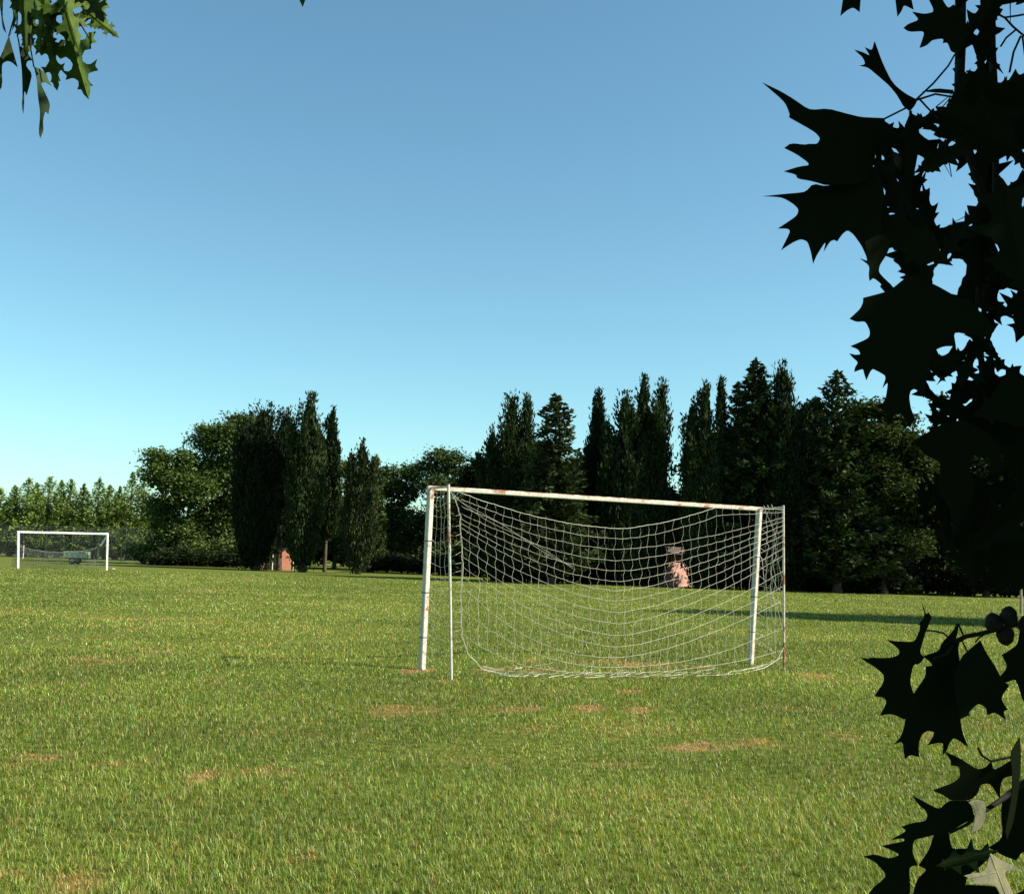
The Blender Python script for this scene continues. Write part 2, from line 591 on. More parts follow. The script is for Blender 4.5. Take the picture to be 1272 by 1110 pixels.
def goal_near():
    bl, br = gp(524, 827), gp(932, 820.5)
    dl, dr = gdepth(524, 827), gdepth(932, 820.5)
    tl, tr = at(535, 606, dl + 0.22), at(943, 632, dr + 0.2)
    rl0, rr0 = gp(561, 840), gp(974, 830)
    drl, drr = gdepth(561, 840), gdepth(974, 830)
    rl1, rr1 = at(557, 601.5, drl + 0.22), at(973, 627.5, drr + 0.2)
    root = thing("football_goal", (bl + br) / 2, "near white football goal with rusty bar and sagging white net, seen from behind", "goal", "football goals on the field")
    cd = (tr - tl).normalized()
    cdh = Vector((cd.x, cd.y, 0)).normalized()
    W = 0.08
    BAR = 0.066
    turn = Matrix.Rotation(math.radians(17), 3, 'Z') @ cdh

    def part(name, mat, fn):
        m = MB()
        fn(m)
        return m.build(name, mat, root)

    dn = Vector((0, 0, 0.08))
    for b, t in ((bl, tl), (br, tr)):
        ax = (t - b).normalized()
        part("post", M_goal, lambda m: m.beam(b - dn, t - ax * 0.034, W, W, turn))
    part("crossbar", M_goal, lambda m: m.beam(tl - cd * 0.045, tr + cd * 0.045, BAR, BAR, UPW))
    for b, t, mt in ((rl0, rl1, M_goal), (rr0, rr1, M_goal_rust)):
        part("rear_post", mt, lambda m: m.tube([b - dn, b.lerp(t, .5), t], 0.018, 10))
    for a_, b_ in ((tl, rl1), (tr, rr1)):
        d_ = (b_ - a_).normalized()
        part("top_stay", M_goal, lambda m: m.tube([a_ + d_ * 0.036, b_ - d_ * 0.017 - UPW * .03], 0.015, 8))
    # tape bands on the front posts
    for b, t, ks in ((bl, tl, (0.16, .41, .70)), (br, tr, (.19, .42, .68))):
        ax = (t - b).normalized()
        for k in ks:
            c = b.lerp(t, k)
            part("tape_band", M_tape, lambda m: m.beam(c - ax * .006, c + ax * .006, W + .006, W + .006, turn))

    # ---------------- net
    net = MB()
    R = 0.0024

    def pl(px, a, b, da, db):          # perspective-correct depth between two image columns
        t = (px - a) / (b - a)
        return 1 / ((1 - t) / da + t / db)

    def P(px, py, bulge=0.0):
        d = pl(px, 559, 973.5, drl + .1, drr + .1) - bulge
        p = at(px, py, d)
        if p.z < 0.035:
            g = gp(px, py, 0.035)
            return g
        return p

    MIDX = 768.0
    mids = [656, 668.7, 682, 696, 709, 721.5, 733, 746, 760, 774, 789, 803, 816, 828, 835]
    mp = [656, 700, 733, 775, 816, 829, 836]
    Lp = [612, 640, 655, 690, 725, 757, 790]
    Rp = [634, 648, 664, 690, 745, 782, 812]
    wob = [random.uniform(-1, 1) for _ in range(400)]

    def ystr(i, x):
        m_ = mids[i]
        Ly, Ry = np.interp(m_, mp, Lp), np.interp(m_, mp, Rp)
        if x < MIDX:
            t = (MIDX - x) / (MIDX - 573)
            e = 1.65 if i < 12 else (2.3 if i < 14 else 3.2)
            y = m_ - (m_ - Ly) * t ** e
        else:
            t = (x - MIDX) / (973 - MIDX)
            e = 1.5 if i < 13 else 2.0
            y = m_ - (m_ - Ry) * t ** e
            if i == 0 and x > 893:
                y = 628 + (x - 893) * 0.06
            elif i == 0: y = 656 - 28 * ((x - MIDX) / 125) ** 1.6
            elif i == 1 and x < 893: y = 668.7 - 29 * ((x - MIDX) / 125) ** 1.6
            elif i == 1: y = 639.7 - 4 * (x - 893) / 80
        return y

    bg = lambda i, x: 0.30 * math.sin(math.pi * min(1, max(0, (x - 565) / 405))) * (i / 14.0)
    xcols = np.linspace(573, 973, 39)
    jit = {}
    for i in range(15):
        for k in range(39):
            jit[i, k] = (random.uniform(-1.2, 1.2) + (.8 if (i + k) % 2 else -.8), random.uniform(-.6, .6))

    def node(i, k):
        x = xcols[k]
        if 0 < k < 38:
            x += jit[i, k][0] + 5.0 * (i / 14.0) * math.sin(math.pi * k / 38)
        y = ystr(i, x) + (jit[i, k][1] if 0 < k < 38 else 0)
        return x, y

    for i in range(15):
        pts = []
        for k in range(39):
            x, y = node(i, k)
            pts.append(P(x, y, bg(i, x)))
            if k < 38:
                x2, y2 = node(i, k + 1)
                xm, ym = (x + x2) / 2, (y + y2) / 2 + 0.4
                pts.append(P(xm, ym, bg(i, xm)))
        net.tube(pts, R * (1.7 if i == 0 else 1.0), 4)
    for k in range(1, 38):
        pts = []
        for i in range(15):
            x, y = node(i, k)
            pts.append(P(x, y, bg(i, x)))
            if i < 14:
                x2, y2 = node(i + 1, k)
                s = random.uniform(-1.8, 1.8)
                pts.append(P((x + x2) / 2 + s, (y + y2) / 2, bg(i + .5, x)))
        net.tube(pts, R * 0.85, 4)
    # a bunched fold of net running across the left half
    for q in range(2):
        pts = []
        for t in np.linspace(0, 1, 14):
            x = 562 + 150 * t
            y = 612 + 92 * t ** 0.86 + 3 * math.sin(7 * t + 2 * q) - q * 2 * t
            pts.append(P(x, y, 0.25 * t + .03 * q))
        net.tube(pts, R * 1.1, 4)
    # gathered edge on the left, loose loops to the rear post
    rope = [(560, 611), (566, 622), (572, 641), (573, 670), (574.5, 700), (573, 740), (573, 772), (574.5, 790), (581, 811), (600, 831), (632, 839), (660, 840.5)]
    for q in range(4):
        pts = []
        for a_, b_ in zip(rope[:-1], rope[1:]):
            for t in (0, .25, .5, .75):
                pts.append(P(a_[0] + (b_[0] - a_[0]) * t + random.uniform(-1.3, 1.3), a_[1] + (b_[1] - a_[1]) * t + random.uniform(-.8, .8), 0.02 * q))
        net.tube(pts, R * 1.1, 4)
    y = 640
    while y < 805:
        xa = 558 + (y - 603) * 4 / 237
        net.tube([P(xa + 1.5, y + random.uniform(-3, 4)), P(566, y + random.uniform(0, 3), .03), P(573, y + random.uniform(-3, 2))], R * .8, 4)
        y += random.uniform(9, 15)
    # ground line of the net
    for q in range(3):
        pts = []
        for t in np.linspace(0, 1, 60):
            x = 600 + 372 * t
            yb = np.interp(x, [600, 640, 700, 760, 830, 900, 945, 972], [831, 839, 841, 840.5, 839.5, 837, 828, 816])
            pts.append(P(x, yb + random.uniform(-1.6, .8) - q * (2.2 if x < 900 else .25), 0))
        net.tube(pts, R * (1.2 if q == 0 else 0.8), 4)
    # crumpled slack lying on the turf
    for q in range(26):
        x = random.uniform(620, 915)
        y = random.uniform(824, 841)
        pts = []
        for s in range(6):
            g = gp(x, y, 0.03 + 0.035 * random.random())
            pts.append(g)
            x += random.uniform(-4, 7)
            y += random.uniform(-2.6, 2.6)
        net.tube(pts, R * .7, 4)
    # left side panel
    def side(xa, ya, da, xb, yb, db, xc, yc, xd, yd, cols, rows, tangle, low):
        # a: front post top, b: rear post top, c: front bottom, d: rear bottom
        def S(u, v):
            x = (xa + (xc - xa) * v) * (1 - u) + (xb + (xd - xb) * v) * u
            y = (ya + (yc - ya) * v) * (1 - u) + (yb + (yd - yb) * v) * u
            d = 1 / ((1 - u) / da + u / db)
            return x, y, d
        def Q(u, v, jx=0, jy=0):
            x, y, d = S(u, v)
            p = at(x + jx, y + jy, d)
            if p.z < 0.03: p = gp(x + jx, y + jy, .03)
            return p
        jj = [[(random.uniform(-tangle, tangle), random.uniform(-tangle, tangle) * 1.6) for _ in range(cols + 1)] for _ in range(rows + 1)]
        for c in range(cols + 1):
            net.tube([Q(c / cols, low * r / rows, *(jj[r][c] if 0 < c < cols else (0, 0))) for r in range(rows + 1)], R * .85, 4)
        for r in range(rows + 1):
            pts = []
            for c in range(cols + 1):
                pts.append(Q(c / cols, low * r / rows + (.018 if 0 < c < cols else 0), *(jj[r][c] if 0 < c < cols else (0, 0))))
            net.tube(pts, R * .8, 4)
    side(538, 610, dl + .2, 557, 606, drl + .2, 530, 827, 561, 838, 4, 14, 1.2, .95)
    side(947, 634, dr + .2, 973, 632, drr + .2, 937, 820, 974, 826, 4, 15, 1.8, .93)
    for q in range(9):
        x0, x1 = random.uniform(944, 950), 972.5
        y0 = random.uniform(660, 770)
        pts = [at(x0 + (x1 - x0) * t, y0 - random.choice((-1, 1, 1)) * 22 * t + random.uniform(-2, 2), dr - .15 * t) for t in (0, .33, .66, 1)]
        net.tube(pts, R * .8, 4)
    rp = [(950, 634), (958, 650), (963, 664), (960, 690), (958, 712), (957, 735), (958, 760), (962, 785), (971, 804)]
    for q in range(2):
        pts = []
        for a_, b_ in zip(rp[:-1], rp[1:]):
            for t in (0, .33, .66):
                pts.append(at(a_[0] + (b_[0] - a_[0]) * t + random.uniform(-.8, .8), a_[1] + (b_[1] - a_[1]) * t, drr + .05 + .02 * q))
        net.tube(pts, R * 1.3, 4)
    net.tube([at(936, 790, dr - .06), at(950, 801, dr - .5), at(961, 810, dr - .75)], R, 4)
    net.tube([at(973.5, 804, drr), at(966, 819, drr - .1), at(950, 829, drr - .3), gp(925, 835.5, .03), gp(890, 838.5, .03)], R * 2.0, 4)
    net.tube([at(942, 684, dr - .06), at(947, 696, dr - .3), at(949, 720, dr - .5), at(949, 745, dr - .4)], R * 1.1, 4)
    net.build("net", M_net, root)
    # lashing where the net is tied to the upper right corner
    for k in range(3):
        m = MB()
        c = tr.lerp(rr1, 0.2 + .16 * k)
        m.tube([c + UPW * .04, c + Vector((.025, -.02, -.02)), c + Vector((.03, .02, -.05))], 0.006, 5)
        m.build("lashing", M_net, root)


goal_near()


# ------------------------------------------------------------------ far goal
def goal_far():
    bl, br = gp(22.5, 706), gp(132.5, 708)
    dl, dr = gdepth(22.5, 706), gdepth(132.5, 708)
    tl, tr = at(22.7, 660.5, dl + .2), at(133.5, 663, dr + .2)
    root = thing("football_goal", (bl + br) / 2, "small distant white football goal with dark net before the left wire fence", "goal", "football goals on the field")
    cd = (tr - tl).normalized()
    W = 0.11
    cdh = Vector((cd.x, cd.y, 0)).normalized()
    bk = Vector((-cdh.y, cdh.x, 0)) * 1.5
    if bk.y < 0: bk = -bk
    for b, t in ((bl, tl), (br, tr)):
        m = MB()
        m.beam(b - UPW * .08, t - (t - b).normalized() * .057, W, W, cdh)
        m.build("post", M_white, root)
    m = MB()
    m.beam(tl - cd * W / 2, tr + cd * W / 2, W, W, UPW)
    m.build("crossbar", M_white, root)
    rt = []
    for b, t in ((bl, tl), (br, tr)):
        top = t + bk * .25 - UPW * .75 + cdh * (-.25 if b is br else .1)
        m = MB()
        m.tube([t - UPW * .1 + bk * .06, top], 0.05, 6)
        m.build("net_stay", M_white, root)
        rt.append(top)
    net = MB()
    n1, n2 = 34, 15
    def S(u, v):
        top = rt[0].lerp(rt[1], u)
        top = top - UPW * 0.42 * math.sin(math.pi * u) ** .6
        bot = bl.lerp(br, u) + bk + UPW * .03
        p = top.lerp(bot, v) + bk * .12 * math.sin(math.pi * v)
        return p + Vector((random.uniform(-.02, .02), 0, random.uniform(-.02, .02)))
    for i in range(n1 + 1): net.tube([S(i / n1, k / 8) for k in range(9)], .009, 3)
    for k in range(n2 + 1): net.tube([S(i / 16, k / n2) for i in range(17)], .011 if k else .02, 3)
    for b, r in ((bl, rt[0]), (br, rt[1])):
        for k in range(10):
            v = k / 9
            net.tube([b.lerp(r + (b - r) * 0, 0) + UPW * (2.2 * (1 - v)) * .8, r.lerp(b + bk, v)], .009, 3)
    net.build("net", M_netfar, root)


goal_far()


# ------------------------------------------------------------------ small things on the far side
def trailer():
    D = 86.0
    c = pos(91, D)
    root = thing("trailer", c, "low pale green trailer with its drawbar on the grass, seen through the distant goal", "trailer")
    s = D / F_PX
    x0, x1 = c.x - 13 * s, c.x + 13 * s
    zt = h_of(90, 684.5, D)
    zb = h_of(90, 692.5, D)
    m = MB()
    m.box((x0, c.y, zb), (x1, c.y + 1.2, zt - .04))
    for k in range(5):
        xx = x0 + .05 + (x1 - x0 - .1) * k / 4
        m.box((xx - .03, c.y - .03, zb), (xx + .03, c.y - .002, zt - .06))
    m.box((x0 - .03, c.y - .035, zt - .038), (x1 + .03, c.y + 1.23, zt))
    m.build("body", M_green, root)
    m = MB()
    m.box((x0 + .1, c.y + .1, zb - .1), (x1 - .1, c.y + 1.1, zb - .003))
    m.build("chassis", M_dark, root)
    for yy in (c.y - .02, c.y + 1.05):
        for xx in ((x0 + x1) / 2 - .1,):
            m = MB()
            m.lathe((xx, yy, .28), (0, 1, 0), [(.05, 0), (.24, 0), (.28, .03), (.28, .15), (.24, .18), (.05, .18)], 16)
            w = m.build("wheel", M_dark, root)
            m = MB()
            m.lathe((xx, yy - .012, .28), (0, 1, 0), [(.01, 0), (.13, .002), (.14, .011)], 12)
            m.build("hub", M_galv, w)
    m = MB()
    m.beam((x1 - .3, c.y + .3, zb - .05), (x1 + 22 * s, c.y + .2, .04), .06, .06, (0, 1, 0))
    m.build("drawbar", M_white, root)


trailer()


def stake(px, d, top_py, label, mat, r=.045):
    c = pos(px, d)
    root = thing("stake", c, label, "stake", )
    zt = h_of(px, top_py, d)
    m = MB()
    m.tube([(c.x, c.y, -.1), (c.x + .01, c.y, zt * .5), (c.x - .01, c.y, zt - .03), (c.x - .01, c.y, zt)], [r, r, r * .95, r * .5], 8)
    m.build("shaft", mat, root)
    m = MB()
    m.tube([(c.x, c.y, zt * .78), (c.x, c.y, zt * .82)], r * 1.25, 8)
    m.build("collar", M_galv, root)


stake(28.5, 108, 677, "thin pale stake standing in the grass behind the distant goal", M_white, .04)
stake(1268.5, 42.5, 690, "weathered wooden stake in the lawn at the right edge of the picture", M_wood, .05)

# scrap of paper near the far goal
m = MB()
c = gp(140, 709)
vs = []
for k in range(9):
    a = 2 * math.pi * k / 9
    vs.append((c.x + .12 * math.cos(a) * random.uniform(.7, 1.2), c.y + .3 * math.sin(a), .05 + .09 * random.random()))
m.add(vs + [(c.x, c.y, .16)], [(k, (k + 1) % 9, 9) for k in range(9)])
tag(m.build("paper_scrap", M_white), "crumpled white paper scrap on grass beside the distant goal's right post", "litter")


# chain link fence on the far left
def chain_fence():
    a, b = pos(-40, 117), pos(188, 112)
    root = thing("wire_fence", a, "tall chain link fence with dark posts before the pale conifers on the left", "fence")
    H = 3.4
    L = (b - a).length
    d = (b - a).normalized()
    npst = 8
    for k in range(npst):
        p = a + d * L * k / (npst - 1)
        m = MB()
        m.tube([p - UPW * .1, p + UPW * (H + .05)], .05, 6)
        m.build("post", M_post, root)
    m = MB()
    st = .16
    n = int(L / st)
    for s in (1, -1):
        for k in range(-int(H / st), n + int(H / st)):
            x0 = k * st
            x1 = x0 + s * H
            z0, z1 = 0.05, H
            lo, hi = (x0, x1) if s > 0 else (x1, x0)
            if hi < 0 or lo > L: continue
            def zz(x): return z0 + (z1 - z0) * (x - x0) / (x1 - x0)
            xa, xb = max(lo, 0), min(hi, L)
            off = Vector((0, .004 * s, 0))
            m.tube([a + d * xa + UPW * zz(xa) + off, a + d * xb + UPW * zz(xb) + off], .0027, 3, False)
    for z in (.06, H * .5, H):
        m.tube([a + UPW * z, b + UPW * z], .012, 4)
    m.build("wire_mesh", M_galv, root)
    # gate frame
    g0, g1 = pos(150, 112.5), pos(172, 112.2)
    m = MB()
    for q in (g0, g1): m.tube([q, q + UPW * 1.4], .07, 6)
    m.tube([g0 + UPW * 1.35, g1 + UPW * 1.35], .06, 6)
    m.build("gate_frame", M_post, root)


chain_fence()


# low picket fence under the right-hand trees
def picket():
    a, b = pos(972, 78), pos(1300, 82)
    root = thing("picket_fence", a, "low dark picket fence along the foot of the right-hand trees", "fence")
    L = (b - a).length
    d = (b - a).normalized()
    n = int(L / .42)
    for k in range(n + 1):
        m = MB()
        p = a + d * (k * .42)
        h = .55 + random.uniform(-.06, .08)
        m.beam(p - UPW * .05, p + UPW * h, .09, .03, d)
        m.build("picket", M_post, root)
    m = MB()
    for z in (.42,):
        o = Vector((0, .034, 0))
        m.beam(a + UPW * z + o, b + UPW * z + o, .035, .06, (0, 1, 0))
    m.build("rail", M_post, root)


picket()


# little brick shed, low wall and garden lamp between the left cypresses
def shed():
    D = 88.5
    s = D / F_PX
    l, r = pos(346.5, D).x, pos(363, D).x
    zr, ze = h_of(354, 681, D), h_of(361, 689, D)
    root = thing("brick_shed", ((l + r) / 2, D, 0), "narrow orange brick shed with a gabled top between two dark cypresses", "shed")
    m = MB()
    mid = (l + r) / 2
    y0, y1 = D, D + 1.5
    vs = []
    for y in (y0, y1): vs += [(l, y, -.05), (r, y, -.05), (r, y, ze), (mid, y, zr), (l, y, ze)]
    m.add(vs, [(0, 1, 2, 3, 4), (9, 8, 7, 6, 5), (1, 6, 7, 2), (0, 4, 9, 5), (2, 7, 8, 3), (3, 8, 9, 4)])
    m.build("wall", M_brick, root)
    m = MB()
    for sgn, e in ((1, r), (-1, l)):
        ex = e + sgn * .12
        zx = ze - .12 * (zr - ze) / (r - mid)
        m.add([(mid, y0 - .1, zr + .01), (ex, y0 - .1, zx + .01), (ex, y1 + .1, zx + .01), (mid, y1 + .1, zr + .01),
               (mid, y0 - .1, zr + .07), (ex, y0 - .1, zx + .07), (ex, y1 + .1, zx + .07), (mid, y1 + .1, zr + .07)],
              [(0, 1, 2, 3), (7, 6, 5, 4), (0, 4, 5, 1), (1, 5, 6, 2), (2, 6, 7, 3), (3, 7, 4, 0)])
    m.build("roof", M_roof, root)
    m = MB()
    m.tube([(r + .05, y0 - .06, 0), (r + .05, y0 - .06, ze - .1)], .035, 6)
    m.build("lit_corner_strip", M_white, root)  # white strip added for the sunlit corner of the wall
    root.rotation_euler.z = math.radians(24)
    # low wall
    l2, r2 = pos(319, D).x, l - .03
    root = thing("low_brick_wall", ((l2 + r2) / 2, D + .2, 0), "low orange brick wall with pale coping left of the brick shed", "wall")
    m = MB()
    m.box((l2, D + .1, -.05), (r2, D + .4, .42))
    m.build("brickwork", M_brick, root)
    for xa, xb in ((l2 + .05, l2 + .6), (l2 + .75, r2 - .1)):
        m = MB()
        m.box((xa, D + .06, .423), (xb, D + .44, .52))
        m.build("coping", M_conc, root)
    root.rotation_euler.z = math.radians(14)
    c = pos(338, D - .4)
    zt = h_of(338, 680.5, D)
    root = thing("garden_lamp", c, "slim white garden lamp with a round globe beside the low brick wall", "lamp")
    m = MB()
    m.tube([(c.x, c.y, -.05), (c.x, c.y, zt - .2)], .04, 8)
    m.build("pole", M_white, root)
    m = MB()
    m.lathe((c.x, c.y, zt - .2), (0, 0, 1), [(.03, 0), (.09, .04), (.12, .11), (.09, .18), (.02, .22)], 12)
    m.build("globe", M_globe, root, True)


shed()


# brick house glimpsed under the trees behind the near goal
def house():
    D = 74.0
    l, r = pos(824, D).x, pos(864, D).x
    root = thing("brick_house", ((l + r) / 2, D, 0), "pink brick house glimpsed under the dark trees behind the near goal", "house")
    l3 = pos(800, D).x
    m = MB()
    r3 = pos(925, D).x
    m.box((l3, D, -.05), (r3, D + 5, 2.15))
    m.build("wall", M_brick2, root)
    for cx in (876, 905):
        p = pos(cx, D)
        m = MB()
        m.box((p.x - .4, D - .05, .8), (p.x + .4, D - .003, 1.85))
        w = m.build("window", M_white, root)
        m = MB()
        m.box((p.x - .32, D - .062, .88), (p.x + .32, D - .053, 1.77))
        m.build("pane", M_dark, w)
    m = MB()
    vs = [(l3 - .4, D - .5, 2.12), (r3 + .4, D - .5, 2.12), (r3 + .4, D + 5.5, 2.12), (l3 - .4, D + 5.5, 2.12), (l3 + .5, D + 2.5, 2.7), (r3 - .5, D + 2.5, 2.7)]
    m.add(vs, [(0, 1, 5, 4), (1, 2, 5), (2, 3, 4, 5), (3, 0, 4), (0, 3, 2, 1)])
    m.build("roof", M_roof, root)
    root.rotation_euler.z = math.radians(42)


house()


# ------------------------------------------------------------------ trees
def trunk_part(root, base, pts, rads, limbs=()):
    m = MB()
    m.tube(pts, rads, 9)
    for lp, lr in limbs: m.tube(lp, lr, 6)
    return m.build("trunk", M_bark, root, True)


def tint_arr(n, base, var=0.35, clump=None):
    b = np.array(base)
    t = (1 - var) + 2 * var * rng.random((n, 1))
    c = b * t * 1.03
    c[:, 0] *= (0.85 + 0.3 * rng.random(n))
    if clump is not None: c *= clump[:, None]
    return c


def cypress(px, top, D, wpx, label, tips=1, n=9000, base=(0.020, 0.033, 0.012), low=0.6, foot=.16, lean=0.0, group="tall dark cypresses", prof=0.62, trunk_h=None, name="cypress", extra=None, side=5):
    c = pos(px, D)
    H = h_of(px, top, D)
    R = wpx * D / F_PX / 2 * 1.28
    root = thing(name, c, label, "tree", group)
    th = trunk_h if trunk_h is not None else low
    stems = [(0.0, 0.0, 1.0, 1.0 if tips == 1 else .72)]
    for k in range(tips - 1):
        a = (k * 2.4 + rng.uniform(0, 6.28)) if tips > 3 else (0.3 + math.pi * k + rng.uniform(-.5, .5))
        stems.append((R * .55 * math.cos(a), R * .45 * math.sin(a), rng.uniform(.72, .97), rng.uniform(.5, .7)))
    if extra:
        stems = [(dx * R, dy * R, hh, rr) for dx, dy, hh, rr in extra]
    for k in range(side):                      # smaller side spires make the outline ragged
        a = rng.uniform(0, 6.283)
        stems.append((R * .62 * math.cos(a), R * .5 * math.sin(a), rng.uniform(.5, .86), rng.uniform(.26, .42)))
    Cs, Vs, Us, Ts = [], [], [], []
    tot = sum(s[3] for s in stems)
    for dx, dy, hf, rf in stems:
        ns = int(2.1 * n * rf / tot)
        nc = max(60, ns // 26)
        z0 = th
        Hs = H * hf
        # clump centres over the flame-shaped shell
        t = rng.random(nc * 3)
        keep = rng.random(nc * 3) < (1 - t) ** .45 + .12
        t = t[keep][:nc]
        nc = len(t)
        az = rng.uniform(0, 2 * np.pi, nc)
        rad = np.minimum(1, (t / foot + .12) ** .7) * (1 - t) ** prof * 1.12
        ripple = 1 + .16 * np.sin(3 * az + 5 * t + dx) + .12 * np.sin(5 * az - 9 * t)
        rr = R * rf * rad * ripple * (0.72 + .33 * rng.random(nc))
        tw = np.interp(t, [0, 1], [0, 1])
        cc = np.stack([dx * (.35 + .65 * tw) + rr * np.cos(az) + lean * H * t, dy * (.35 + .65 * tw) + rr * np.sin(az), z0 + (Hs - z0) * t], -1)
        per = 26
        out = np.stack([np.cos(az), np.sin(az), 0 * az], -1)
        u = rng.normal(0, 1, (nc, per, 3))
        sp = 0.10 * R * rf + .10
        q = cc[:, None, :] + u * np.array([sp, sp, sp * 2.6])[None, None] * (1 - .5 * t)[:, None, None]
        q[:, :, 2] = np.minimum(q[:, :, 2], Hs + .15 + .25 * rng.random((nc, per)))
        v = np.array([0, 0, 1.0]) + out[:, None, :] * rng.uniform(.05, .75, (nc, per, 1)) + rng.normal(0, .28, (nc, per, 3))
        v = unit(v) * (0.11 + .11 * rng.random((nc, per, 1)))
        w = unit(np.cross(v, rng.normal(0, 1, (nc, per, 3)))) * (0.036 + .042 * rng.random((nc, per, 1)))
        br = (.72 + .56 * rng.random(nc))[:, None].repeat(per, 1)
        Cs.append(q.reshape(-1, 3)); Vs.append(v.reshape(-1, 3)); Us.append(w.reshape(-1, 3)); Ts.append(br.ravel())
        # dense interior
        ni = max(500, ns // 5)
        t = rng.random(ni) ** 1.2
        az = rng.uniform(0, 2 * np.pi, ni)
        rr = R * rf * np.minimum(1, (t / foot + .15) ** .7) * (1 - t) ** prof * .68 * np.sqrt(rng.random(ni))
        q = np.stack([dx * (.35 + .65 * t) + rr * np.cos(az) + lean * H * t, dy * (.35 + .65 * t) + rr * np.sin(az), z0 + (Hs * .95 - z0) * t], -1)
        v = unit(np.array([0, 0, 1.0]) + rng.normal(0, .3, (ni, 3))) * .42
        w = unit(np.cross(v, rng.normal(0, 1, (ni, 3)))) * .2
        Cs.append(q); Vs.append(v); Us.append(w); Ts.append(np.full(ni, .8))
    Cc = np.concatenate(Cs) + np.array(c)
    m_ = Cc[:, 2] > .05
    V_, U_, T_ = np.concatenate(Vs)[m_], np.concatenate(Us)[m_], np.concatenate(Ts)[m_]
    kites("crown", Cc[m_], U_, V_, tint_arr(m_.sum(), base, .3, T_), M_fol, root)
    r0 = 0.05 + R * .09
    trunk_part(root, c, [c - UPW * .2, c + UPW * .3, c + Vector((lean * H * .3, 0, H * .3)), c + Vector((lean * H * .8, 0, H * .8))], [r0 * 1.5, r0, r0 * .7, .03])
    return root


def conifer(px, top, D, wpx, label, levels=30, base=(0.021, 0.035, 0.013), low=.5, group="spreading conifers", droop=-.12, per=34, power=.8, rise=.15, leaf=(.19, .08), name="conifer", whorl=8):
    c = pos(px, D)
    H = h_of(px, top, D)
    R = wpx * D / F_PX / 2 * 1.3
    root = thing(name, c, label, "tree", group)
    Cs, Vs, Us, Ts = [], [], [], []
    lp = []
    for l in range(levels):
        t = (l + rng.uniform(-.3, .3)) / levels
        t = min(max(t, 0), .985)
        z = low + (H - low) * t
        Lr = R * (1 - t) ** power * rng.uniform(.75, 1.12) + .06
        nb = max(4, int(whorl * (1 - .5 * t)))
        a0 = rng.uniform(0, 6.28)
        for k in range(nb):
            a = a0 + 2 * math.pi * k / nb + rng.uniform(-.3, .3)
            Lb = Lr * rng.uniform(.7, 1.12)
            npb = max(12, int(per * 1.5 * (Lb / R) + 8))
            s = rng.random(npb) ** .65
            o = np.array([math.cos(a), math.sin(a), 0])
            sd = np.array([-math.sin(a), math.cos(a), 0])
            zz = z + Lb * (rise * s + droop * 2 * s ** 2)
            q = o * (s * Lb)[:, None] + sd * (rng.normal(0, .16, npb) * Lb * (1.1 - .6 * s) * .8)[:, None]
            q[:, 2] = zz + rng.normal(0, .07 + .02 * R, npb)
            v = unit(o * .9 + sd * rng.normal(0, .7, (npb, 1)) + np.array([0, 0, 1]) * rng.normal(.1, .35, (npb, 1))) * (leaf[0] * (.7 + .8 * rng.random((npb, 1))))
            w = unit(np.cross(v, rng.normal(0, 1, (npb, 3)) + np.array([0, 0, 1.2]))) * (leaf[1] * (.8 + .8 * rng.random((npb, 1))))
            Cs.append(q); Vs.append(v); Us.append(w); Ts.append(np.full(npb, rng.uniform(.6, 1.45)))
            if Lb > .8 and k % 2 == 0:
                lp.append(([c + UPW * z, c + Vector((o[0] * Lb * .7, o[1] * Lb * .7, z + Lb * (rise * .7 + droop)))], [.035, .01]))
    n_tip = 40
    q = np.stack([rng.normal(0, .05, n_tip), rng.normal(0, .05, n_tip), H - .55 + .6 * rng.random(n_tip)], -1)
    v = unit(np.array([0, 0, 1.0]) + rng.normal(0, .35, (n_tip, 3))) * .16
    w = unit(np.cross(v, rng.normal(0, 1, (n_tip, 3)))) * .045
    Cs.append(q); Vs.append(v); Us.append(w); Ts.append(np.ones(n_tip))
    Cc = np.concatenate(Cs) + np.array(c)
    m_ = Cc[:, 2] > .05
    V_, U_, T_ = np.concatenate(Vs)[m_], np.concatenate(Us)[m_], np.concatenate(Ts)[m_]
    kites("crown", Cc[m_], U_, V_, tint_arr(m_.sum(), base, .3, T_), M_fol, root)
    r0 = .06 + R * .06
    trunk_part(root, c, [c - UPW * .2, c + UPW * .4, c + UPW * H * .5, c + UPW * H * .93], [r0 * 1.4, r0, r0 * .6, .02], lp[:60])
    return root


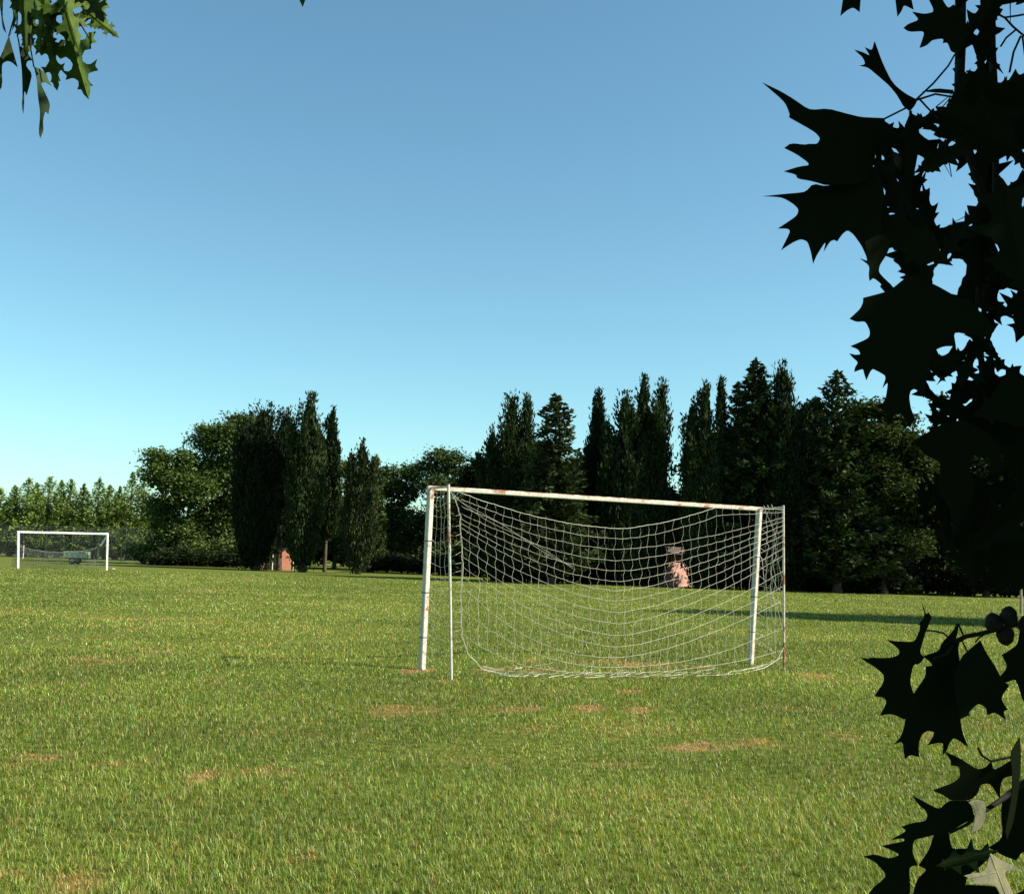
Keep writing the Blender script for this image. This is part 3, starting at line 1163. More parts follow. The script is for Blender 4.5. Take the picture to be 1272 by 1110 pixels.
def broadleaf(px, top, D, lobes, label, n=12000, base=(0.048, 0.072, 0.024), group="broad leafed trees", leaf=.15, flat=.62, name="leafy_tree", trunk_r=.22, th=2.2, skirt=0):
    """lobes: (px, py, half width px, half height px) in the picture, each a clump of the crown at the tree's own distance"""
    c = pos(px, D)
    root = thing(name, c, label, "tree", group)
    s = D / F_PX
    L = []
    for lx, ly, hw, hh in lobes:
        L.append((pos(lx, D).x, D + rng.uniform(-.5, .5) * hw * s, h_of(lx, ly, D), hw * s, hh * s))
    tot = sum(a[3] * a[4] for a in L)
    Cs, Vs, Us, Ts = [], [], [], []
    for x, y, z, a, b in L:
        ns = int(n * a * b / tot)
        per = 24
        nc = max(14, ns // per)
        u = unit(rng.normal(0, 1, (nc, 3)))
        u[:, 2] = np.where(u[:, 2] < -.35, -u[:, 2], u[:, 2])
        rad = .55 + .5 * rng.random((nc, 1)) ** .6
        cc = np.array([x, y, z]) + u * rad * np.array([a, a * .9, b])
        cs = .30 + .11 * rng.random((nc, 1, 1)) * max(a, 1)
        off = rng.normal(0, 1, (nc, per, 3)) * cs * np.array([1, 1, flat])
        q = cc[:, None, :] + off
        v = rng.normal(0, 1, (nc, per, 3)) * np.array([1, 1, .45]) + u[:, None, :] * .5
        v = unit(v) * leaf * (.7 + .7 * rng.random((nc, per, 1)))
        w = unit(np.cross(v, rng.normal(0, .8, (nc, per, 3)) + np.array([0, 0, 1.0]))) * leaf * .52 * (.7 + .6 * rng.random((nc, per, 1)))
        br = (.6 + .8 * rng.random(nc))[:, None].repeat(per, 1)
        Cs.append(q.reshape(-1, 3)); Vs.append(v.reshape(-1, 3)); Us.append(w.reshape(-1, 3)); Ts.append(br.ravel())
        ni = max(120, ns // 7)
        u = unit(rng.normal(0, 1, (ni, 3))) * (.75 * rng.random((ni, 1)) ** .4)
        Cs.append(np.array([x, y, z]) + u * np.array([a, a * .9, b]))
        v = unit(rng.normal(0, 1, (ni, 3))) * leaf * 2.0
        w = unit(np.cross(v, rng.normal(0, 1, (ni, 3)))) * leaf * 1.1
        Vs.append(v); Us.append(w); Ts.append(np.full(ni, .75))
    Cc = np.concatenate(Cs)
    m_ = Cc[:, 2] > .05
    V_, U_, T_ = np.concatenate(Vs)[m_], np.concatenate(Us)[m_], np.concatenate(Ts)[m_]
    kites("crown", Cc[m_], U_, V_, tint_arr(m_.sum(), base, .3, T_), M_fol, root, .25)
    limbs = []
    fork = c + UPW * th
    for x, y, z, a, b in L:
        e = Vector((x, y, z))
        midp = fork.lerp(e, .5) + Vector((0, 0, .35))
        limbs.append(([fork - UPW * .15, midp, e], [trunk_r * .55, trunk_r * .35, .03]))
    trunk_part(root, c, [c - UPW * .2, c + UPW * .3, fork], [trunk_r * 1.5, trunk_r, trunk_r * .8], limbs)
    return root


# --- pale conifers behind the fence on the left
HL = [(-24, 600, 30, 121), (-6, 604, 28, 123), (12, 598, 24, 121), (29, 590, 26, 124), (40, 601, 22, 120.5), (55, 591, 27, 122),
      (70, 600, 24, 124), (82, 592, 24, 121), (98, 598, 24, 123), (117, 597, 26, 121), (130, 602, 22, 124), (143, 604, 22, 121), (158, 588, 26, 123.5), (173, 598, 24, 121.5)]
HLAB = ["cut by the left edge of the picture", "at the left edge of the picture", "above the left post of the distant goal", "its tall tip over the distant goal's left post",
        "short one beside the distant goal's left post", "broad pointed tip above the distant goal's crossbar", "low one above the middle of the distant goal", "slim tip above the middle of the distant goal",
        "right of the distant goal's middle", "above the right half of the distant goal", "low one by the distant goal's right post", "just right of the distant goal", "tallest tip at the row's right end", "last of the row, touching the dark leafy tree"]
for i, (x, t, w, D) in enumerate(HL):
    t += rng.uniform(-5, 5)
    conifer(x, t, D, w * rng.uniform(2.3, 3.5), "pale conifer behind the wire fence, " + HLAB[i], levels=34, base=tuple(np.array((0.120, 0.168, 0.036)) * rng.uniform(.85, 1.15)), low=.05,
            group="pale conifers behind the wire fence", droop=-.08, per=40, power=.9, rise=.55, leaf=(.15, .052), whorl=8)

# --- left wood
broadleaf(205, 556, 97, [(188, 570, 20, 12), (222, 574, 18, 13), (200, 596, 30, 20), (232, 615, 32, 30), (195, 640, 24, 24), (215, 668, 34, 26), (180, 690, 26, 14), (238, 690, 30, 16)],
          "leafy green tree with a rounded top right of the pale conifers", n=17000, base=(.072, .108, .028))
broadleaf(268, 514, 99, [(292, 525, 22, 12), (262, 541, 24, 16), (243, 536, 7, 6), (252, 552, 26, 16), (288, 552, 34, 26), (262, 590, 42, 30), (292, 620, 36, 34), (262, 650, 40, 30), (285, 688, 40, 20)],
          "tallest leafy green tree of the left wood, directly left of the dark cypresses", n=22000, base=(.066, .098, .027))
cypress(318, 501, 84, 66, "broad black cypress with a ragged flat top, leftmost of the left group", tips=4, n=13000, base=(.013, .022, .009), low=.5, prof=.30, trunk_h=1.2, foot=.6)
cypress(346, 508, 86, 48, "narrow dark cypress with a bent tip between two taller cypresses", tips=2, n=7000, base=(.013, .022, .009), lean=-.004, prof=.42, trunk_h=3.4)
cypress(375, 492, 82, 52, "tallest cypress of the left group with a bare foot to its trunk", tips=1, n=12000, base=(.027, .042, .015), prof=.42, trunk_h=1.3, foot=.62, extra=[(0, 0, 1, .85), (-.15, .3, .96, .6), (.35, -.2, .80, .6)])
cypress(403, 507, 86, 26, "slim cypress with a lopsided tip at the right of the left group", tips=2, n=6000, base=(.017, .029, .011), prof=.42, trunk_h=3.2)
cypress(444, 548, 81, 38, "small lone cypress with a visible trunk foot, left of the near goal", tips=3, n=9000, base=(.032, .043, .017), prof=.62, trunk_h=1.1, foot=.3)
conifer(461, 565, 98, 34, "pale feathery conifer peeping out behind the small lone cypress", base=(.06, .085, .026), droop=.02, rise=.4, power=.55, group="conifers of the left wood")
broadleaf(415, 572, 106, [(420, 585, 14, 12), (408, 615, 18, 20), (425, 640, 24, 22), (410, 672, 28, 24)], "light green leafy tree showing in the gap right of the left cypresses", n=7000, base=(.065, .095, .026))
broadleaf(490, 577, 103, [(478, 592, 18, 12), (505, 590, 18, 12), (492, 615, 32, 20), (482, 648, 34, 24), (505, 672, 34, 22), (470, 690, 34, 14)], "low leafy green tree between the small cypress and the near goal", n=11000, base=(.052, .08, .026))
broadleaf(550, 558, 100, [(548, 570, 32, 9), (530, 582, 22, 9), (562, 585, 22, 10), (545, 605, 34, 16), (560, 640, 34, 24), (535, 660, 34, 24), (560, 688, 40, 16)], "umbrella topped leafy tree above the near goal's left corner", n=13000, base=(.046, .07, .024))
broadleaf(582, 590, 108, [(578, 603, 12, 8), (590, 630, 22, 24), (600, 670, 26, 26)], "light green leafy tree low behind the near goal's left corner", n=5000, base=(.062, .09, .028))
broadleaf(330, 640, 108, [(330, 655, 36, 26), (365, 650, 34, 26), (350, 680, 50, 18), (390, 685, 30, 16)], "dark leafy tree closing the gap behind the brick shed", n=9000, base=(.03, .044, .018))
broadleaf(440, 640, 110, [(440, 650, 34, 22), (460, 680, 40, 20), (425, 688, 30, 16)], "dark leafy tree low behind the small lone cypress", n=7000, base=(.034, .05, .02))

# --- right wood
cypress(627, 489, 72, 80, "broad cypress with a twin tip, leftmost of the right wood behind the goal", tips=4, n=14000, prof=.62, extra=[(.05, 0, 1, .6), (.42, .1, .985, .5), (-.42, -.2, .80, .52), (-.75, 0, .66, .34), (.3, -.4, .7, .5)])
conifer(685, 491, 69, 98, "layered conifer with a pointed tip between two dark cypresses behind the goal", levels=34, base=(.030, .042, .016), droop=-.06, rise=.35, power=.62, per=44, whorl=9)
cypress(738, 488, 73, 42, "slender spire shaped cypress above the middle of the goal's crossbar", tips=1, side=2, n=9000, base=(.013, .024, .010), prof=.78)
cypress(772, 488, 71, 66, "dark cypress with a blunt top just right of the slender spire", tips=3, n=10000, prof=.5)
cypress(803, 470, 72, 68, "tall double tipped cypress over the right half of the crossbar", n=14000, prof=.5, foot=.4, extra=[(-.2, 0, 1, .55), (.35, .1, .985, .55), (.1, -.4, .86, .6), (-.4, .2, .82, .5)])
cypress(868, 477, 70, 56, "cypress with a leaning tip standing alone by the bright gap", n=12000, prof=.5, foot=.45, base=(.025, .039, .014), extra=[(.15, 0, 1, .6), (-.3, .1, .92, .6), (.2, -.3, .7, .6)])
cypress(893, 470, 81, 34, "thin dark cypress between the leaning cypress and the tallest conifer", tips=2, n=8000, prof=.5)
conifer(937, 446, 70, 100, "tallest conifer of the wood, over the goal's right corner", levels=40, base=(.018, .031, .012), droop=-.05, rise=.4, power=.58, per=44, whorl=9)
cypress(972, 452, 70, 84, "tall rounded dark conifer right of the tallest one", tips=4, n=14000, prof=.5, base=(.014, .026, .010))
conifer(915, 475, 81, 60, "dark conifer half hidden left of the tallest conifer", levels=34, droop=-.03, rise=.45, power=.55, per=40)
conifer(1040, 460, 69, 112, "wide pyramid conifer left of the hanging oak leaves", levels=36, base=(.025, .039, .014), droop=-.04, rise=.42, power=.58, per=46, whorl=9)
conifer(1002, 500, 81, 60, "dark conifer filling the dip left of the wide pyramid conifer", levels=30, droop=-.03, rise=.4, power=.5, per=40)
broadleaf(1098, 498, 70, [(1085, 512, 30, 10), (1115, 525, 24, 10), (1075, 545, 34, 16), (1115, 556, 36, 18), (1140, 580, 30, 20), (1080, 590, 34, 24), (1120, 625, 40, 28), (1075, 645, 34, 26), (1110, 680, 40, 26), (1150, 640, 30, 30), (1060, 700, 34, 18)],
          "leafy tree with sunlit layers right of the wide pyramid conifer", n=30000, base=(.036, .050, .015))
conifer(1172, 486, 76, 66, "layered cedar seen through the gaps in the oak leaves", levels=26, base=(.030, .042, .016), droop=-.08, rise=.25, power=.5, per=44)
broadleaf(1225, 560, 72, [(1200, 575, 34, 20), (1245, 570, 40, 22), (1215, 615, 40, 30), (1260, 620, 40, 30), (1200, 660, 36, 28), (1250, 670, 40, 30), (1225, 700, 50, 24), (1290, 690, 40, 30)],
          "leafy tree behind the hanging oak leaves at the right edge", n=16000, base=(.036, .05, .016))
# darker under-storey behind the front row: each a tree of its own
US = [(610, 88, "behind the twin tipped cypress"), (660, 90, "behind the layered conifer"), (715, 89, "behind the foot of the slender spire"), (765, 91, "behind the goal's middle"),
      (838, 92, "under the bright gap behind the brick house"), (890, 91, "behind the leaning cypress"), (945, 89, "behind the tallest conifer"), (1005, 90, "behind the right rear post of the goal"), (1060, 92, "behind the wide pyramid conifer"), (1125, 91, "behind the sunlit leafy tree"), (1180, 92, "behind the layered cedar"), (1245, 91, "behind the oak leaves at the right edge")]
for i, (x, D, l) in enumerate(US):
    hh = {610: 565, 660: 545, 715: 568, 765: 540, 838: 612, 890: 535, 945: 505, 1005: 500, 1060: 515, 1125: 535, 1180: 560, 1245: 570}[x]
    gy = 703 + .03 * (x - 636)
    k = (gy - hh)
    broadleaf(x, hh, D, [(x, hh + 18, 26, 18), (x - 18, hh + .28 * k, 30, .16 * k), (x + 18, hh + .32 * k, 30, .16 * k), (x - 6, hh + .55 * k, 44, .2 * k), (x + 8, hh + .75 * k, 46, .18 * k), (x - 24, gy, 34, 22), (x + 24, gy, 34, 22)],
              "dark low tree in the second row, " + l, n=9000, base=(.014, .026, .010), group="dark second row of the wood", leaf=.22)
# low shrubs at the wood's foot
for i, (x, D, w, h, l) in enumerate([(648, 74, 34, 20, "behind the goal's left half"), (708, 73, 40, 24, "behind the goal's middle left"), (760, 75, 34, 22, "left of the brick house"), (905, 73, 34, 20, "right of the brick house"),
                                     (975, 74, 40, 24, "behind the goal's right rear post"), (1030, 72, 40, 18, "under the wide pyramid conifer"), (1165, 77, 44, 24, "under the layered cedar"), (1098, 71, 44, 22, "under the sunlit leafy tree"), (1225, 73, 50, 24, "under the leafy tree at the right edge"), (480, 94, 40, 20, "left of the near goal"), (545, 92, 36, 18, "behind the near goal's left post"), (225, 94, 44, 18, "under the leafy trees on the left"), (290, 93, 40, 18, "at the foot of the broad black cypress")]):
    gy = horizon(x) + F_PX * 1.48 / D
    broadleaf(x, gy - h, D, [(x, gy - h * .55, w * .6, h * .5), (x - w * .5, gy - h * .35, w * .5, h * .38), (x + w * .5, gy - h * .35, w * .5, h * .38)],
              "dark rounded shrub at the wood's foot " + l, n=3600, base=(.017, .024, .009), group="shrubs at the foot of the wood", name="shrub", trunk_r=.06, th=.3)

def far_wood():
    n = 26000
    px_ = rng.uniform(170, 1400, n)
    D_ = np.where(px_ < 610, 121.0, 104.0) + rng.uniform(0, 6, n)
    x = (px_ - CX) / F_PX * D_
    top = 5.2 + 1.2 * np.sin(x * .35) + .8 * np.sin(x * .9 + 1)
    z = top * rng.random(n) ** .8 + .05
    C_ = np.stack([x, D_ + 0 * x, z], -1)
    v = unit(rng.normal(0, 1, (n, 3))) * (.22 + .2 * rng.random((n, 1)))
    w_ = unit(np.cross(v, rng.normal(0, 1, (n, 3)))) * (.14 + .1 * rng.random((n, 1)))
    o = kites("far_wood", C_, w_, v, tint_arr(n, (.018, .025, .010), .4), M_fol, None, .2)
    tag(o, "dark band of far woodland showing between the trunks", "wood", kind="stuff")


far_wood()

# trees just beyond the right edge that throw the long shadows over the lawn
cypress(1420, 300, 32.6, 250, "big cypress just beyond the right edge whose long shadow crosses the lawn", tips=4, n=12000, prof=.55)


# ------------------------------------------------------------------ oaks close to the camera
def inpoly(px, py, poly):
    px = np.asarray(px, float)
    py = np.asarray(py, float)
    r = np.zeros(px.shape, bool)
    n = len(poly)
    for i in range(n):
        x0, y0 = poly[i]
        x1, y1 = poly[(i + 1) % n]
        if y0 == y1: continue
        c = (y0 > py) != (y1 > py)
        r ^= c & (px < (x1 - x0) * (py - y0) / (y1 - y0) + x0)
    return r


def round_poly(poly):
    """soften hollows of a traced leaf outline, keep its points sharp"""
    n = len(poly)
    area = sum(poly[i][0] * poly[(i + 1) % n][1] - poly[(i + 1) % n][0] * poly[i][1] for i in range(n))
    sg = 1 if area > 0 else -1
    out = []
    for i in range(n):
        p, a, b = Vector(poly[i]), Vector(poly[i - 1]), Vector(poly[(i + 1) % n])
        cr = ((p - a).x * (b - p).y - (p - a).y * (b - p).x) * sg
        if cr < 0:                                     # hollow
            out += [tuple(p.lerp(a, .28)), tuple(p.lerp(a, .08).lerp(b, .08)), tuple(p.lerp(b, .28))]
        else:
            ang = (a - p).angle(b - p, 3.0)
            if ang > 1.9:
                out += [tuple(p.lerp(a, .2)), tuple(p.lerp(b, .2))]
            else:
                out.append(tuple(p))
    return out


def make_leaf(parent, poly, D, tilt=(0, 0), tint=(.02, .035, .012), mat=None, rib=None, label=None, cup=.0, fold=0.0, axis=None):
    poly = [tuple(p) for p in poly]
    cx = sum(p[0] for p in poly) / len(poly)
    cy = sum(p[1] for p in poly) / len(poly)
    s = D / F_PX
    def dep(x, y):
        u, v = (x - cx) * s, (y - cy) * s
        fd = 0
        if axis:
            (ax0, ay0), (ax1, ay1) = axis
            fd = fold * s * abs((x - ax0) * (ay1 - ay0) - (y - ay0) * (ax1 - ax0)) / math.hypot(ax1 - ax0, ay1 - ay0)
        return D + fd + tilt[0] * u + tilt[1] * v + cup * (u * u + v * v) / .06
    if axis:                                    # two halves meeting along the midrib
        k = len(poly) // 2 + 1
        ia, ib = list(range(k)), [k - 1] + list(range(k, len(poly))) + [0]
        tris = []
        for ix in (ia, ib): tris += [tuple(ix[q] for q in t) for t in tessellate_polygon([[Vector((*poly[q], 0)) for q in ix]])]
    else:
        tris = tessellate_polygon([[Vector((x, y, 0)) for x, y in poly]])
    off = parent_loc(parent)
    me = bpy.data.meshes.new("leaf")
    vs = [at(x, y, dep(x, y)) - off for x, y in poly]
    fs = [tuple(t) for t in tris]
    if rib:
        k = len(vs)
        for a, b, w in rib:
            a, b = Vector(a), Vector(b)
            nrm = (b - a).orthogonal().normalized()
            for q, ww in ((a, w), (b, w * .3)):
                for sg in (1, -1):
                    r = q + nrm * ww * sg
                    vs.append(at(r.x, r.y, dep(r.x, r.y) - .0009) - off)
            fs.append((k, k + 1, k + 3, k + 2))
            k += 4
    me.from_pydata(vs, [], fs)
    a = me.attributes.new("tint", 'FLOAT_COLOR', 'FACE')
    for i in range(len(fs)):
        t = tint if i < len(tris) or mat is None else tuple(min(1, c * 1.25) for c in tint)
        a.data[i].color = (*t, 1)
    me.update()
    o = link("leaf", me, parent, mat or M_oak)
    md = o.modifiers.new("thickness", 'SOLIDIFY')
    md.thickness = .0007
    if label: o["label"] = label
    return o


HALF = [(0, 0), (.035, .03), (.05, .10), (.075, .13), (.17, .115), (.285, .09), (.23, .16), (.27, .20), (.16, .225), (.085, .265), (.075, .33),
        (.12, .375), (.25, .38), (.34, .34), (.475, .355), (.40, .42), (.445, .485), (.33, .475), (.30, .53), (.16, .515), (.095, .55), (.08, .62),
        (.12, .665), (.22, .69), (.35, .67), (.28, .735), (.31, .80), (.20, .775), (.11, .79), (.075, .835), (.09, .885), (.155, .93), (.085, .935), (.075, .99), (0, 1.06)]


PLAIN = [(0, 0), (.035, .04), (.06, .10), (.085, .13), (.27, .115), (.155, .20), (.10, .24), (.078, .29), (.08, .335), (.12, .37), (.25, .375), (.48, .35), (.34, .44), (.22, .50),
         (.13, .535), (.09, .57), (.08, .61), (.105, .65), (.20, .665), (.36, .665), (.25, .74), (.15, .785), (.09, .82), (.075, .86), (.095, .90), (.165, .945), (.09, .95), (.05, .99), (0, 1.08)]


def oak_outline(cx, cy, L, ang, fx=1.0, fy=1.0, jit=.02, sinus=1.0, half=None):
    """outline of a pointed-lobed oak leaf, base at (cx, cy) growing along ang (image degrees)"""
    half = half or HALF
    r = [(x, y) for x, y in half]
    l = [(-x, y) for x, y in half[1:-1]][::-1]
    ca, sa = math.cos(math.radians(ang)), math.sin(math.radians(ang))
    kr, kl = random.uniform(.85, 1.1), random.uniform(.85, 1.1)
    sk = random.uniform(-.12, .12)
    out = []
    for x, y in r + l:
        if abs(x) < .2 and .14 < y < .9:                  # depth of the hollows differs from leaf to leaf
            x = math.copysign(abs(x) + (1 - sinus) * .22, x)
        x = x * (kr if x > 0 else kl) + random.uniform(-jit, jit)
        y = y + sk * abs(x) + random.uniform(-jit, jit)
        a_, b_ = y * L * fy, x * L * fx
        out.append((cx + a_ * ca - b_ * sa, cy + a_ * sa + b_ * ca))
    return out


HOLES = [
    [(1140, 155), (1148, 156), (1162, 162), (1162, 168), (1157, 179), (1146, 170)],
    [(1123, 200), (1129, 193), (1147, 195), (1137, 224), (1124, 212)],
    [(1160, 215), (1162, 206), (1171, 207), (1171, 217), (1185, 209), (1190, 212), (1196, 203), (1203, 203), (1207, 212), (1206, 222), (1199, 231), (1212, 229), (1209, 250), (1211, 253), (1195, 258), (1186, 260), (1188, 270), (1183, 279), (1167, 280), (1163, 263), (1172, 257), (1160, 243), (1158, 236)],
    [(1249, 206), (1255, 199), (1269, 205), (1270, 222), (1257, 232), (1250, 222)],
    [(1254, 259), (1266, 258), (1267, 264), (1262, 269)],
    [(1208, 307), (1214, 296), (1220, 297), (1222, 310)],
    [(1110, 247), (1121, 257), (1117, 267), (1111, 257)],
    [(1093, 267), (1098, 280), (1104, 277), (1108, 284), (1101, 297), (1095, 288)],
    [(1111, 305), (1116, 292), (1115, 312)],
    [(1074, 183), (1086, 187), (1085, 202), (1079, 201)],
    [(1094, 326), (1118, 330), (1123, 337), (1121, 348), (1110, 357), (1090, 338)],
    [(1099, 160), (1101, 148), (1126, 138), (1123, 148)],
    [(1132, 133), (1140, 127), (1164, 126), (1167, 135), (1158, 141), (1148, 137), (1135, 138)],
    [(1195, 88), (1200, 58), (1206, 52), (1209, 60), (1214, 45), (1219, 46), (1216, 57), (1209, 76), (1218, 75), (1214, 86)],
    [(1198, 24), (1198, 12), (1208, 2), (1218, -3), (1217, 18), (1208, 16), (1204, 22)],
    [(1240, 35), (1245, 22), (1256, 20), (1263, 8), (1276, 8), (1276, 78), (1258, 84), (1246, 103), (1240, 92), (1243, 75), (1250, 70), (1244, 50)],
    [(1235, 13), (1238, 11), (1250, 12), (1255, 17), (1243, 20)],
    [(1158, 335), (1161, 330), (1199, 327), (1201, 338), (1170, 343), (1171, 346), (1182, 345), (1197, 353), (1190, 361), (1203, 364), (1201, 373), (1190, 369), (1163, 354), (1158, 345)],
    [(1240, 353), (1245, 355), (1259, 354), (1260, 368), (1246, 372), (1240, 362)],
    [(1227, 391), (1232, 390), (1236, 403), (1242, 391), (1263, 393), (1250, 400), (1249, 405), (1243, 412), (1234, 405)],
    [(1158, 436), (1171, 431), (1175, 433), (1166, 449)],
    [(1153, 479), (1160, 477), (1181, 463), (1190, 463), (1192, 470), (1185, 474), (1188, 480), (1186, 483), (1181, 486), (1175, 489), (1160, 489)],
    [(1204, 450), (1208, 444), (1215, 443), (1217, 447), (1214, 455), (1207, 460)],
    [(1184, 413), (1206, 416), (1210, 417), (1204, 424), (1195, 435), (1186, 429)],
    [(1227, 421), (1240, 418), (1255, 414), (1260, 417), (1258, 424), (1276, 421), (1276, 466), (1264, 457), (1250, 450), (1238, 444), (1234, 437), (1240, 436), (1228, 427)],
    [(1136, 566), (1168, 573), (1166, 586), (1150, 588), (1134, 580)],
    [(1205, 566), (1228, 562), (1232, 585), (1214, 600), (1205, 585)],
    [(1212, 535), (1230, 514), (1222, 520)],
]
HOLES = [[(sum(q[0] for q in h) / len(h) + 1.12 * (x - sum(q[0] for q in h) / len(h)), sum(q[1] for q in h) / len(h) + 1.12 * (y - sum(q[1] for q in h) / len(h))) for x, y in h] for h in HOLES]
# where the near leaves may lie (upper right mass)
MASS = [(1186, -20), (1186, 62), (1184, 122), (1166, 128), (1155, 140), (1131, 140), (1124, 150), (1098, 158), (1050, 160), (1025, 200), (1035, 250), (1040, 296), (1053, 286), (1070, 305), (1078, 328), (1086, 345), (1100, 360),
        (1085, 372), (1078, 400), (1086, 420), (1078, 450), (1092, 462), (1102, 476), (1098, 498), (1112, 513), (1130, 510), (1129, 488), (1136, 483), (1147, 494), (1152, 505), (1160, 530), (1137, 547), (1140, 600), (1150, 640), (1185, 690), (1200, 722), (1240, 735), (1262, 700), (1285, 690), (1300, -20)]

TRACED_UP = [
    # upper left big leaf
    ([(947, 103), (970, 114), (985, 123), (1005, 137), (1028, 135), (1050, 141), (1070, 146), (1099, 147), (1098, 160), (1088, 178), (1086, 205), (1072, 228), (1028, 231), (1008, 225), (990, 222), (989, 217), (973, 213), (992, 207), (1003, 206), (1005, 203), (990, 192), (974, 184), (982, 178), (1000, 180), (1015, 179), (1019, 172), (1012, 164), (980, 146), (981, 142), (975, 127)], 1.02, (.3, .1)),
    ([(1010, 228), (1028, 232), (1070, 215), (1087, 206), (1100, 240), (1094, 268), (1096, 290), (1084, 318), (1078, 328), (1076, 318), (1070, 305), (1060, 291), (1053, 286), (1047, 290), (1040, 300), (1036, 298), (1031, 300), (1023, 313), (1026, 299), (1014, 318), (1010, 328), (1007, 312), (1003, 300), (995, 297), (985, 301), (970, 311), (982, 287), (978, 284), (966, 284), (990, 268), (992, 260), (985, 253), (971, 245), (946, 244), (975, 241), (1000, 239)], 1.06, (-.2, .15)),
    # narrow lobe hanging at the left of the sky window
    ([(1074, 300), (1095, 290), (1108, 300), (1100, 318), (1092, 330), (1091, 339), (1110, 357), (1112, 366), (1100, 364), (1093, 356), (1095, 353), (1085, 345), (1080, 349), (1079, 342), (1080, 330), (1068, 321), (1079, 325)], 1.0, (.3, 0)),
    # big middle leaf
    ([(1099, 363), (1110, 357), (1122, 347), (1135, 340), (1150, 350), (1162, 354), (1190, 370), (1205, 374), (1236, 408), (1226, 420), (1207, 416), (1184, 412), (1187, 430), (1172, 430), (1157, 437), (1152, 460), (1150, 480), (1147, 494), (1141, 486), (1136, 483), (1131, 485), (1129, 493), (1131, 507), (1137, 522), (1133, 522), (1131, 532), (1125, 521), (1118, 513), (1110, 515), (1106, 526), (1102, 528), (1100, 511), (1093, 508), (1088, 504), (1098, 500), (1101, 490), (1103, 474), (1096, 482), (1100, 470), (1099, 466), (1092, 462), (1084, 458), (1081, 461), (1076, 472), (1073, 463), (1072, 458), (1061, 462), (1062, 456), (1066, 450), (1058, 443), (1055, 439), (1063, 441), (1069, 440), (1066, 434), (1056, 430), (1079, 420), (1081, 412), (1075, 399), (1064, 400), (1055, 396), (1068, 384), (1072, 376), (1072, 370)], .95, (.12, -.1)),
    # top leaf with teeth
    ([(1122, 35), (1128, 30), (1142, 25), (1133, 15), (1148, 18), (1161, 15), (1152, -4), (1168, -4), (1177, 11), (1184, 6), (1200, 20), (1198, 50), (1186, 66), (1181, 64), (1177, 53), (1171, 54), (1172, 48), (1158, 50), (1151, 57), (1142, 60), (1148, 42), (1146, 39), (1129, 40)], 1.1, (.2, 0)),
    ([(1049, -12), (1044, 20), (1052, 13), (1060, 9), (1068, 15), (1069, 0), (1071, -12)], 1.1, (0, 0)),
    ([(1111, -12), (1115, 21), (1120, 14), (1123, 6), (1135, 12), (1130, -12)], 1.1, (0, 0)),
    # edge-on little leaf
    ([(1086, 52), (1095, 77), (1105, 98), (1112, 107), (1125, 117), (1139, 124), (1136, 131), (1130, 138), (1123, 134), (1114, 118), (1104, 106), (1090, 94), (1078, 84), (1067, 82), (1075, 80), (1072, 72), (1061, 62), (1071, 65), (1081, 70), (1074, 59), (1083, 63)], 1.0, (1.2, .5)),
    # narrow folded leaf below it
    ([(1131, 139), (1140, 150), (1142, 175), (1138, 200), (1132, 230), (1128, 255), (1124, 225), (1127, 190), (1122, 160)], 1.0, (.9, .3)),
    ([(1145, 114), (1163, 110), (1184, 112), (1184, 117), (1160, 115)], 1.08, (0, 0)),
    # lower leaf in front of the far wood
    ([(1134, 548), (1160, 532), (1190, 520), (1215, 530), (1240, 550), (1246, 580), (1232, 588), (1228, 565), (1206, 565), (1204, 590), (1210, 610), (1195, 640), (1185, 665), (1180, 630), (1165, 610), (1167, 588), (1168, 573), (1150, 566)], 1.0, (.2, .1)),
    ([(1218, 690), (1230, 672), (1260, 655), (1290, 650), (1290, 720), (1262, 735), (1252, 722), (1240, 738), (1230, 712)], 1.15, (.2, .1)),
]
